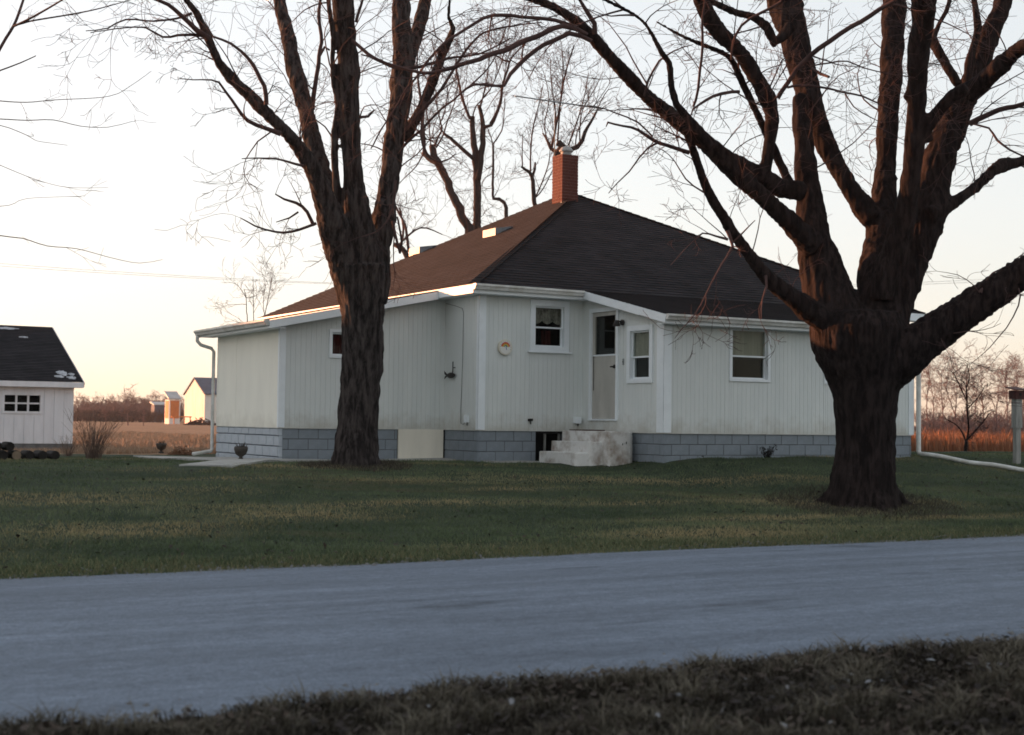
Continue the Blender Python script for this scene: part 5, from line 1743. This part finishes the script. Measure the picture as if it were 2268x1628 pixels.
pollard('antler shaped pollard with upright shoots directly behind the chimney top',
        [z6([(1330, 1600, 60), (1340, 1400, 56), (1340, 1200, 56), (1345, 1090, 62), (1370, 1040, 60), (1350, 1015, 50)]), z6([(1360, 1070, 40), (1430, 1062, 38), (1480, 1045, 34), (1520, 1000, 30), (1535, 940, 26), (1575, 870, 20), (1620, 790, 14)]),
         z6([(1330, 1080, 30), (1290, 1050, 26), (1270, 1000, 20), (1240, 950, 12)])],
        [z6([(1300, 1060, 16), (1330, 900, 15), (1360, 740, 14), (1385, 580, 13), (1420, 440, 11), (1460, 320, 9)]), z6([(1340, 1030, 14), (1350, 880, 12), (1365, 700, 10), (1380, 520, 8), (1370, 300, 5)]), z6([(1420, 1030, 14), (1460, 920, 12), (1500, 800, 10), (1540, 650, 8), (1560, 520, 5)]),
         z6([(1290, 1060, 12), (1330, 860, 10), (1300, 620, 8), (1290, 420, 5)]), z6([(1500, 1020, 12), (1500, 900, 10), (1520, 780, 9), (1600, 640, 7), (1660, 520, 4)]), z6([(1470, 1040, 10), (1480, 940, 9), (1550, 820, 8), (1640, 700, 6), (1720, 580, 4)]),
         z6([(1270, 1010, 10), (1250, 880, 9), (1280, 700, 7), (1240, 500, 4)]), z6([(1600, 830, 9), (1640, 740, 8), (1700, 640, 6), (1780, 620, 4)])],
        43.8, 8)
pollard('thin crooked branch tree rising over the left roof slope',
        [z6([(980, 1600, 30), (965, 1445, 26), (930, 1415, 24), (885, 1412, 22), (882, 1340, 18), (884, 1200, 17), (885, 1080, 16), (882, 1020, 15)])],
        [z6([(882, 1025, 12), (910, 990, 11), (945, 930, 10), (960, 840, 8), (965, 700, 5)]), z6([(882, 1025, 10), (870, 980, 8), (840, 900, 5)]), z6([(880, 1180, 8), (840, 1200, 6), (820, 1180, 4)])],
        43.0, 9)
pollard('low forked tree showing at the roof edge beside the left maple',
        [[(905, 600, 14), (900, 570, 13), (890, 548, 12), (872, 542, 10)]],
        [[(905, 558, 7), (897, 500, 6), (882, 470, 5), (868, 440, 3)], [(888, 545, 6), (893, 505, 5), (884, 460, 3)], [(880, 545, 5), (930, 505, 4), (980, 520, 2)]],
        43.5, 10)
pollard('thin upright saplings seen over the low end of the left roof',
        [[(548, 720, 2.2), (546, 690, 1.9), (545, 660, 1.6), (540, 640, 1.2)]],
        [[(562, 715, 2), (561, 680, 1.6), (561, 640, 1.3), (560, 612, 1)], [(586, 700, 2), (592, 670, 1.8), (598, 640, 1.5), (606, 600, 1)], [(586, 700, 1.6), (583, 670, 1.4), (588, 630, 1)]],
        47.0, 12)

# --- tree just outside the left edge whose branches hang into the view
def outside_tree():
    rr = random.Random(77)
    Y = 22.0
    b = at(-330, 1060, Y)
    loc = Vector((b.x, Y, gz(b.x, Y)))
    root = empty('maple_tree', loc)
    tag(root, 'bare maple beyond the left edge, only its thin drooping branches seen', 'tree')
    tk = MB(); tw = MB()
    for line, dY in (([(-330, 1080, 110), (-328, 950, 95), (-330, 760, 90), (-340, 500, 78), (-350, 250, 66), (-330, 0, 54), (-320, -200, 30)], 0), ([(-330, 640, 60), (-270, 480, 46), (-190, 400, 36), (-110, 330, 24), (-60, 250, 16)], -1.0), ([(-330, 420, 50), (-250, 280, 38), (-150, 220, 26), (-70, 180, 18), (-20, 150, 13)], -.6)):
        P, R = full(line, Y, dY); pts, rs = catmull([p - loc for p in P], R, .2); tk.tube(pts, rs, 12, True)
    for i_line, line in enumerate(([(-60, 230, 9), (0, 108, 8), (30, 58, 7.5), (45, 20, 7), (58, -20, 6)], [(28, 60, 6), (60, 45, 6), (105, 20, 5), (145, -4, 4)], [(28, 60, 5), (65, 48, 4.5), (160, 32, 4), (222, 19, 3), (290, 0, 2)],
                 [(-60, 180, 5), (0, 157, 4), (45, 140, 3.5), (80, 124, 2.5)], [(-80, 215, 5), (0, 224, 4), (60, 227, 3.6), (118, 222, 3), (240, 214, 2.4), (290, 190, 2), (335, 158, 1.5)],
                 [(-80, 262, 5), (0, 264, 4), (60, 267, 3.6), (118, 266, 3.2), (180, 280, 2.6), (240, 282, 2.2), (290, 270, 1.6)], [(-60, 280, 4), (0, 278, 3), (60, 300, 2.6), (80, 312, 2), (150, 322, 1.3)],
                 [(-60, 500, 5), (0, 522, 4), (50, 528, 3.6), (105, 545, 3.2), (170, 551, 2.6), (250, 572, 2.2), (310, 583, 1.8), (360, 575, 1.3)], [(-60, 340, 4), (0, 366, 2.4), (80, 398, 2), (150, 415, 1.4), (240, 416, 1.1)],
                 [(-60, 460, 3), (20, 455, 2), (60, 440, 1.6), (180, 435, 1.1)])):
        P, R = full(line, Y, rr.uniform(-1, 1)); R = [max(.0032, r * (.62 if i_line > 3 else .9)) for r in R]; P = [p - loc for p in P]; pts, rs = catmull(P, R, .12); tw.tube(pts, rs, 5, False)
        for k in range(int(len(pts) * .12)):
            i = rr.randint(2, len(pts) - 1)
            d = (pts[i] - pts[i - 1]).normalized() + Vector((rr.uniform(-.5, .5), rr.uniform(-.8, .8), rr.uniform(-.5, .5)))
            branch(tw, pts[i], d, rr.uniform(.25, .8), .004, 1, rr, .4, .8, 0, .0025)
    tk.build('trunk', M['bark'], root, smooth=True)
    tw.build('crown', M['twig'], root, smooth=True)['kind'] = 'stuff'
outside_tree()

# --- generic bare trees for the distance
def bare_proto(h, seed, spread=.5, lvl=3, rmin=.02, forks=5, trunk_frac=.45, wide=1.0, r0=None):
    rr = random.Random(seed)
    tk = MB(); tw = MB()
    r0 = r0 or h * .022
    pts = [Vector((0, 0, -.3))]; rs = [r0 * 1.2]
    d = Vector((rr.uniform(-.06, .06), rr.uniform(-.06, .06), 1))
    n = 10
    for i in range(n):
        d = (d + Vector((rr.gauss(0, .05), rr.gauss(0, .05), 0))).normalized()
        pts.append(pts[-1] + d * h * .8 / n); rs.append(r0 * (1 - .8 * (i + 1) / n))
    tk.tube(pts, rs, 8, True)
    for k in range(forks * 3):
        i = rr.randint(int(n * trunk_frac), n)
        a = rr.uniform(0, 6.28)
        dd = Vector((math.cos(a) * spread * wide, math.sin(a) * spread * wide, rr.uniform(.35, 1.1)))
        branch(tw, pts[i], dd, h * rr.uniform(.18, .36), max(rs[i] * .55, rmin), lvl, rr, .0, .9, .12, rmin)
    return tk.mesh('trunk', True), tw.mesh('crown', True)
protoL = [bare_proto(7, s, .7, 2, .022, 7, .3, 1.2) for s in (1, 2, 3, 4)]
protoR = [bare_proto(11, s, .30, 2, .016, 5, .4, .8, .11) for s in (11, 12, 13, 14, 15)]
def place_tree(name, proto, p, s, rz, label, group, m, cat='tree', sxy=None):
    t = empty(name, p, rz)
    t.scale = (sxy or s, sxy or s, s)
    tag(t, label, cat, group)
    link('trunk', proto[0], m, t)
    link('crown', proto[1], m, t)['kind'] = 'stuff'
    return t
ordn = ['first', 'second', 'third', 'fourth', 'fifth', 'sixth', 'seventh', 'eighth', 'ninth', 'tenth', 'eleventh', 'twelfth', 'thirteenth', 'fourteenth', 'fifteenth', 'sixteenth']
rr = random.Random(5)
far = [(176, 862, 1), (203, 868, 0), (228, 872, 1), (252, 866, 2), (283, 852, 3), (300, 858, 0), (322, 870, 1), (345, 862, 2), (362, 866, 3), (385, 868, 0), (395, 872, 2)]
for i, (x, ytop, k) in enumerate(far):
    Y = 285 + rr.uniform(-20, 25)
    p = at(x, 918, Y); p.z = gz(p.x, p.y)
    h = (at(x, ytop, Y).z - p.z)
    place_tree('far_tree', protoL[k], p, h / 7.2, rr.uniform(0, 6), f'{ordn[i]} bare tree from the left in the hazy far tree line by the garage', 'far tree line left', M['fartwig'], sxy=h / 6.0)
for i, (x, yb, yt, k) in enumerate(((234, 945, 892, 0), (284, 942, 872, 2), (318, 941, 895, 1))):
    d = 150
    p = at(x, yb, d); p.z = gz(p.x, p.y)
    h = at(x, yt, d).z - p.z
    place_tree('young_tree', protoL[k], p, h / 7.2, rr.uniform(0, 6), ('leftmost', 'middle', 'rightmost')[i] + ' of three small bare trees out in the tan field', 'small trees in the field', M['barkgrey'])
# woods at the right
wood = [(2052, 790, 0), (2068, 800, 1), (2090, 785, 2), (2108, 776, 3), (2121, 782, 4), (2139, 800, 0), (2158, 790, 1), (2180, 788, 2), (2196, 806, 3), (2213, 796, 4), (2229, 792, 0), (2246, 804, 1), (2261, 790, 2), (2280, 795, 3), (2300, 788, 4)]
for i, (x, ytop, k) in enumerate(wood):
    Y = 150 + rr.uniform(-18, 22)
    p = at(x, 940, Y); p.z = gz(p.x, p.y)
    h = at(x, ytop, Y).z - p.z
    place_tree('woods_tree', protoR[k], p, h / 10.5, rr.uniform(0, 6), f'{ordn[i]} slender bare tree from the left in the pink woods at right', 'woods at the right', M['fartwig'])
# young dark tree on the right lawn edge
p = at(2136, 1019, 37); p.z = gz(p.x, p.y)
yt = empty('young_tree', p)
tag(yt, 'small dark forked bare tree standing before the red grass', 'tree')
loc = p
tk = MB(); tw = MB(); rr = random.Random(3)
for k_l, line in enumerate(([(2136, 1024, 9), (2137, 1000, 8.5), (2139, 978, 8)], [(2139, 980, 7), (2130, 958, 5.5), (2118, 942, 4.5), (2098, 930, 3)], [(2139, 980, 7), (2144, 950, 6.5), (2142, 915, 6), (2140, 880, 5.5), (2139, 855, 4)], [(2140, 975, 6), (2158, 955, 6), (2176, 935, 5), (2190, 915, 3)],
             [(2141, 890, 4.5), (2128, 862, 4), (2112, 828, 3)], [(2142, 905, 4), (2165, 880, 3), (2180, 855, 2)], [(2139, 860, 4), (2146, 835, 3), (2140, 805, 2)])):
    P, R = full(line, 37.0, rr.uniform(-.3, .3)); R = [r * (.62 if k_l else .9) for r in R]; pts, rs = catmull([q - loc for q in P], R, .08); tk.tube(pts, rs, 7, True)
    for k in range(len(pts)):
        if rr.random() < .75: branch(tw, pts[k], Vector((rr.uniform(-1, 1), rr.uniform(-.6, .6), rr.uniform(.0, 1))), rr.uniform(.2, .6), .007, 2, rr, .1, 1, .2, .004)
tk.build('trunk', M['bark'], yt, smooth=True); tw.build('crown', M['twig'], yt, smooth=True)['kind'] = 'stuff'

# undergrowth masses (nobody could count these)
def thicket(name, x0, x1, ybase, ytop, Y, n, m, label, seed, rmin=.02):
    rr = random.Random(seed); mb = MB()
    for k in range(n):
        x = rr.uniform(x0, x1); Yk = Y + rr.uniform(-12, 14) * Y / 150
        p = at(x, ybase, Yk); p.z = gz(p.x, p.y)
        h = (at(x, ytop, Yk).z - p.z) * rr.uniform(.45, 1.0)
        for j in range(4):
            d = Vector((rr.uniform(-.7, .7), rr.uniform(-.5, .5), 1)).normalized()
            q = p + d * h * .5 + Vector((rr.uniform(-.2, .2), 0, 0)) * h
            e = q + (d + Vector((rr.uniform(-.6, .6), rr.uniform(-.4, .4), 0))) * h * .5
            mb.tube([p, q, e], [rmin * 1.5, rmin, rmin * .5], 3, False)
            for z in range(3):
                b = p.lerp(e, rr.uniform(.3, .9)); f = b + Vector((rr.uniform(-1, 1), rr.uniform(-.6, .6), rr.uniform(.1, 1))) * h * .3
                mb.tube([b, f], [rmin * .9, rmin * .5], 3, False)
    tag(mb.build(name, m), label, kind='stuff')
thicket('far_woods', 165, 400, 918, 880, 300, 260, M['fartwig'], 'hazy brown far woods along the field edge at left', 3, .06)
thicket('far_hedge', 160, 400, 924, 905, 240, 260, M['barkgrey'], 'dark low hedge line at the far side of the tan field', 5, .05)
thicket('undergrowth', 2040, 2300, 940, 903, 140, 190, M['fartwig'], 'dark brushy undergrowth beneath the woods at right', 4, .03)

# brush pile by the barn, dead weeds near the walk, bare shrub by the garage
def heap(name, x0, x1, yb, yt, Y, n, m, label, cat, seed, r=.012):
    rr = random.Random(seed)
    a, b = at(x0, yb, Y), at(x1, yb, Y); c = (a + b) / 2; W = (b - a).length / 2; H = at((x0 + x1) / 2, yt, Y).z - c.z
    loc = Vector((c.x, c.y, gz(c.x, c.y)))
    t = empty(name, loc); tag(t, label, cat)
    mb = MB()
    for k in range(n):
        x = rr.uniform(-W, W); y = rr.uniform(-W * .5, W * .5); hh = H * max(.1, 1 - (x / W) ** 2) * rr.uniform(.2, 1.0)
        p = Vector((x, y, hh * rr.random())); d = Vector((rr.uniform(-1, 1), rr.uniform(-1, 1), rr.uniform(-.2, .5))).normalized() * W * rr.uniform(.2, .5)
        mb.tube([p - d * .5, p + Vector((0, 0, W * .03)), p + d * .5], [r, r, r * .4], 4)
    mb.build('sticks', m, t)['kind'] = 'stuff'
heap('brush_pile', 413, 476, 938, 921, 172, 260, M['barkgrey'], 'dark heap of brush in front of the far barn', 'brush pile', 4, .05)
heap('weed_clump', 375, 428, 999, 973, 36, 240, M['tarp'], 'reddish tangle of dead weeds behind the planter on the lawn', 'weeds', 6, .008)
sh = ground(205, 1016)
clump('bare_shrub', sh, 70, 1.0, .62, M['tantwig'], 'bare twiggy shrub just right of the garage corner', 'shrub', 9, 0, r=.006)
sh = ground(150, 1010)
clump('bare_shrub', sh, 34, .5, .5, M['tantwig'], 'low scrubby bare shrub at the garage wall foot', 'shrub', 10, 0, r=.005)

# ------------------------------------------------------------------ grass and leaves
def blades(name, X, Y, Zf, hgt, wid, lean, m, label, seed, seg=1, dryf=None, greenv=None):
    rng = np.random.default_rng(seed)
    n = len(X)
    Z = Zf
    a = rng.uniform(0, 2 * np.pi, n); la = rng.uniform(0, 2 * np.pi, n)
    h = hgt * rng.uniform(.5, 1.15, n); l = lean * rng.uniform(.2, 1.0, n) * h
    wx, wy = np.cos(a) * wid * .5, np.sin(a) * wid * .5
    lx, ly = np.cos(la) * l, np.sin(la) * l
    base = np.stack([X, Y, Z - .01], -1)
    w = np.stack([wx, wy, np.zeros(n)], -1)
    tip = base + np.stack([lx, ly, h], -1)
    if seg == 1:
        co = np.stack([base - w, base + w, tip], 1).reshape(-1, 3)
        loops = np.arange(n * 3, dtype=np.int32); ls = np.arange(0, n * 3, 3, dtype=np.int32); per = 3
    else:
        mid = base + np.stack([lx * .3, ly * .3, h * .62], -1)
        tip = base + np.stack([lx, ly, h * (1 - .35 * rng.random(n))], -1)
        co = np.stack([base - w, base + w, mid + w * .7, mid - w * .7, tip], 1).reshape(-1, 3)
        k = np.arange(n, dtype=np.int32)[:, None] * 5
        loops = np.concatenate([k + np.array([0, 1, 2, 3]), k + np.array([3, 2, 4])], 1).astype(np.int32).ravel()
        ls = (np.arange(n, dtype=np.int32)[:, None] * 7 + np.array([0, 4])).ravel().astype(np.int32); per = 5
    me = bpy.data.meshes.new(name)
    me.vertices.add(len(co)); me.vertices.foreach_set('co', co.astype(np.float32).ravel())
    me.loops.add(len(loops)); me.loops.foreach_set('vertex_index', loops)
    me.polygons.add(len(ls)); me.polygons.foreach_set('loop_start', ls)
    me.update(calc_edges=True)
    tint = np.zeros((n, 4), np.float32); tint[:, 0] = rng.random(n) if greenv is None else np.clip(.35 * rng.random(n) + greenv, 0, 1); tint[:, 1] = dryf if dryf is not None else 0; tint[:, 3] = 1
    c = me.color_attributes.new('tint', 'FLOAT_COLOR', 'POINT')
    c.data.foreach_set('color', np.repeat(tint, per, 0).ravel())
    tag(link(name, me, m), label, kind='stuff')
rng = np.random.default_rng(1)
def sample(n, v0, v1, k0=.08, k1=1.4, pw=1.6):
    v = v0 + (v1 - v0) * rng.random(n) ** pw
    u = v * (k0 + (k1 - k0) * rng.random(n))
    return u, v
HU, HV = uv_of(AX, AY)
def outside_house(u, v):
    x, y = u - HU, v - HV
    main = (x > -.02) & (y > -.02)
    porch = (x > PX0) & (x < PX1) & (y > -PD - .02)
    left = (x > LX - .02) & (y > LY0 - .02) & (x < 0)
    steps = (x > .7) & (x < 2.4) & (y > -1.85)
    walk = (x > LX - 1.5) & (x < 0) & (y > LY0 - .55)
    walk2 = (x > -6.3) & (x < LX + .2) & (np.abs(y - (.35 + (x + 4.4) * 1.1)) < .55)
    return ~(main | porch | left | steps | walk | walk2)
def fbm(u, v, s):
    return (np.sin(u * s * .9 + 2.1 * np.sin(v * s * .7)) + np.sin(v * s * 2.6 + 1.7 * np.sin(u * s * .5 + 1)) + .6 * np.sin(u * s * 2.2 + v * s * 3.1)) / 2.6
u, v = sample(330000, 13.55, 30)
ok = outside_house(u, v)
u, v = u[ok], v[ok]
dry = np.clip(.75 * (fbm(u, v * 1.3, .7) - .16) + .45 * rng.random(len(u)) ** 4, 0, 1)
# two dead streaks lie parallel to the road on the left half of the lawn
for uc, vc, lu, lv in ((8.2, 17.6, 3.0, .30), (13.6, 15.6, 2.6, .26), (11.0, 18.9, 1.0, .25), (4.6, 18.3, 1.2, .25), (16.5, 15.0, 1.6, .2), (7.0, 20.5, 1.3, .25), (12.0, 17.2, 1.2, .2)):
    dry = np.maximum(dry, np.exp(-((u - uc) / lu) ** 2 - ((v - vc) / lv) ** 2) * rng.uniform(.3, 1.0, len(u)))
dry = np.maximum(dry, .4 * np.exp(-((v - 13.8) / .22) ** 2) * (rng.random(len(u)) < .4))
X, Y = FX * u - FY * v, FY * u + FX * v
blades('lawn_grass', X, Y, hz(u, v), .048, .012, .9, M['lawnblade'], 'short dull green winter grass of the front lawn', 2, 1, dry, .35 + .45 * fbm(u + 3, v * 1.6, .55) + .25 * fbm(u, v * 1.8 + 5, 1.7))
# taller fringe at the far road edge, the trunks and the foundation
u, v = sample(26000, 13.42, 14.15, pw=1.0)
k_ = v > 13.62 + .16 * np.sin(u * 1.3 + np.sin(u * 3.1)) + .06 * np.sin(u * 7.3)
u, v = u[k_], v[k_]
blades('roadside_grass', FX * u - FY * v, FY * u + FX * v, hz(u, v), .075, .011, 1.0, M['lawnblade'], 'uneven fringe of grass along the far edge of the road', 3, 1, np.clip(rng.normal(.05, .2, len(u)), 0, 1))
def ring(cx, cy, r0, r1, n):
    a = rng.uniform(0, 2 * np.pi, n); r = r0 + (r1 - r0) * rng.random(n)
    X = cx + r * np.cos(a); Y = cy + r * np.sin(a)
    uu, vv = FX * X + FY * Y, -FY * X + FX * Y
    return X, Y, hz(uu, vv)
rt = at(1912, 1108, YR)
X1, Y1, Z1 = ring(rt.x, YR, .5, 1.5, 5000); X2, Y2, Z2 = ring(lt.x, YL, .38, 1.0, 3500)
blades('trunk_grass', np.r_[X1, X2], np.r_[Y1, Y2], np.r_[Z1, Z2], .09, .011, 1.1, M['deadblade'], 'longer dead grass round the feet of both maples', 5, 1, rng.random(8500) * .4)
# near verge of dead, matted grass
u, v = sample(170000, 3.6, 7.05, -.1, 1.9, .8)
clumpy = fbm(u, v, 5.5) + .5 * fbm(u + 9, v, 13)
edge = 6.88 - .42 * sstep(5, 10, u) + .12 * np.sin(u * 2.3) + .08 * np.sin(u * 6.1)
ok = (v < edge)
u, v, clumpy = u[ok], v[ok], clumpy[ok]
blades('verge_grass', FX * u - FY * v, FY * u + FX * v, hz(u, v), np.clip(.075 + .10 * clumpy, .02, .22), .010, 1.3, M['deadblade'], 'dark matted dead grass on the near roadside', 6, 2, np.clip(rng.normal(.05, .2, len(u)) + .5 * np.clip(clumpy - .1, 0, 1), 0, 1), np.clip(.3 + .5 * clumpy, 0, 1))
# leaves caught in it
def leaves(name, u, v, size, m, label, seed, lift=.02):
    r2 = random.Random(seed); mb = MB()
    for a, b in zip(u, v):
        X_, Y_ = xy_of(a, b); z = float(hz(a, b)) + r2.uniform(.3, 1) * lift
        c = Vector((X_, Y_, z)); s = size * r2.uniform(.6, 1.3)
        d = Vector((r2.uniform(-1, 1), r2.uniform(-1, 1), r2.uniform(-.45, .45))).normalized()
        w = d.cross(Vector((r2.uniform(-.5, .5), r2.uniform(-.5, .5), 1))).normalized() * s * .6
        up_ = Vector((0, 0, s * r2.uniform(.05, .3)))
        n0 = len(mb.v)
        mb.v += [tuple(c - d * s), tuple(c - d * s * .2 + w + up_), tuple(c + d * s * .5 + w * .7 + up_), tuple(c + d * s), tuple(c + d * s * .4 - w * .8 + up_), tuple(c - d * s * .3 - w + up_), tuple(c)]
        mb.f += [(n0, n0 + 6, n0 + 1), (n0 + 1, n0 + 6, n0 + 2), (n0 + 2, n0 + 6, n0 + 3), (n0 + 3, n0 + 6, n0 + 4), (n0 + 4, n0 + 6, n0 + 5), (n0 + 5, n0 + 6, n0)]
    tag(mb.build(name, m), label, kind='stuff')
ul, vl = sample(6500, 3.8, 6.72, -.1, 1.9, .9)
k = vl < 6.72 - .42 * sstep(5, 10, ul)
ul, vl = ul[k], vl[k]
leaves('dead_leaves', ul, vl, .023, M['leafdead'], 'brown fallen leaves matted into the near verge', 3, .085)
ul = np.concatenate([rng.normal(a, .28, n_) for a, n_ in ((5.2, 26), (4.3, 10), (6.4, 14), (7.3, 8), (3.2, 6), (2.2, 5))])
vl = np.concatenate([rng.normal(b, .22, n_) for b, n_ in ((5.5, 26), (5.2, 10), (5.7, 14), (5.2, 8), (5.8, 6), (5.4, 5))])
k = vl < 6.5
leaves('pale_leaves', ul[k], vl[k], .022, M['leafpale'], 'pale fallen leaves scattered in the near verge', 4, .12)
ul, vl = sample(700, 13.9, 23, pw=1.2)
k = outside_house(ul, vl)
leaves('lawn_leaves', ul[k], vl[k], .03, M['leafdead'], 'small dead leaves scattered over the lawn', 5, .045)
# field stubble near, red grass at the right
n = 60000
X = rng.uniform(-24, -3, n); Y = 39 + 60 * rng.random(n) ** 1.7
u, v = FX * X + FY * Y, -FY * X + FX * Y
ok = (v > 37 + .7 * np.sin(u * .7)) & (u < 24)
ok &= ~((u > uv_of(at(161, 985, 45).x, 45)[0] - 12.3) & (u < uv_of(at(161, 985, 45).x, 45)[0] + .3) & (v > uv_of(at(161, 985, 45).x, 45)[1] - .3) & (v < uv_of(at(161, 985, 45).x, 45)[1] + 9.3))
blades('field_stubble', X[ok], Y[ok], hz(u[ok], v[ok]), .16, .03, .7, M['fieldblade'], 'pale tan stubble of the harvested field', 8, 1, rng.random(ok.sum()) * .6)
n = 30000
X = rng.uniform(8.5, 24, n); Y = rng.uniform(38.5, 50, n)
u, v = FX * X + FY * Y, -FY * X + FX * Y
blades('red_grass', X, Y, hz(u, v), .62 + .18 * fbm(u, v, 1.3), .022, .45, M['redblade'], 'tall reddish dry grass beyond the right end of the house', 9, 2, rng.random(n) * .5)
def gravel(name, n, v0, v1, label, seed, spread):
    r2 = random.Random(seed); mb = MB()
    for k in range(n):
        v_ = v0 + r2.gauss(0, spread); u_ = (.05 + 1.4 * r2.random()) * max(v_, 6)
        X_, Y_ = xy_of(u_, v_); s_ = .012 + .022 * r2.random() ** 3
        z_ = max(float(hz(u_, v_)), -.02) + s_ * .2
        n0 = len(mb.v)
        a = r2.uniform(0, 6.28)
        for q in range(4):
            mb.v.append((X_ + s_ * r2.uniform(.7, 1.2) * math.cos(a + q * 1.57), Y_ + s_ * r2.uniform(.7, 1.2) * math.sin(a + q * 1.57), z_))
        mb.v.append((X_ + s_ * .2, Y_, z_ + s_ * r2.uniform(.5, .9)))
        mb.f += [(n0, n0 + 1, n0 + 4), (n0 + 1, n0 + 2, n0 + 4), (n0 + 2, n0 + 3, n0 + 4), (n0 + 3, n0, n0 + 4)]
    tag(mb.build(name, M['stone']), label, kind='stuff')
gravel('roadside_gravel', 2600, 13.55, 0, 'loose grey gravel along the far road edge', 3, .16)
gravel('verge_gravel', 1800, 7.1, 0, 'loose grey gravel along the near road edge', 4, .20)
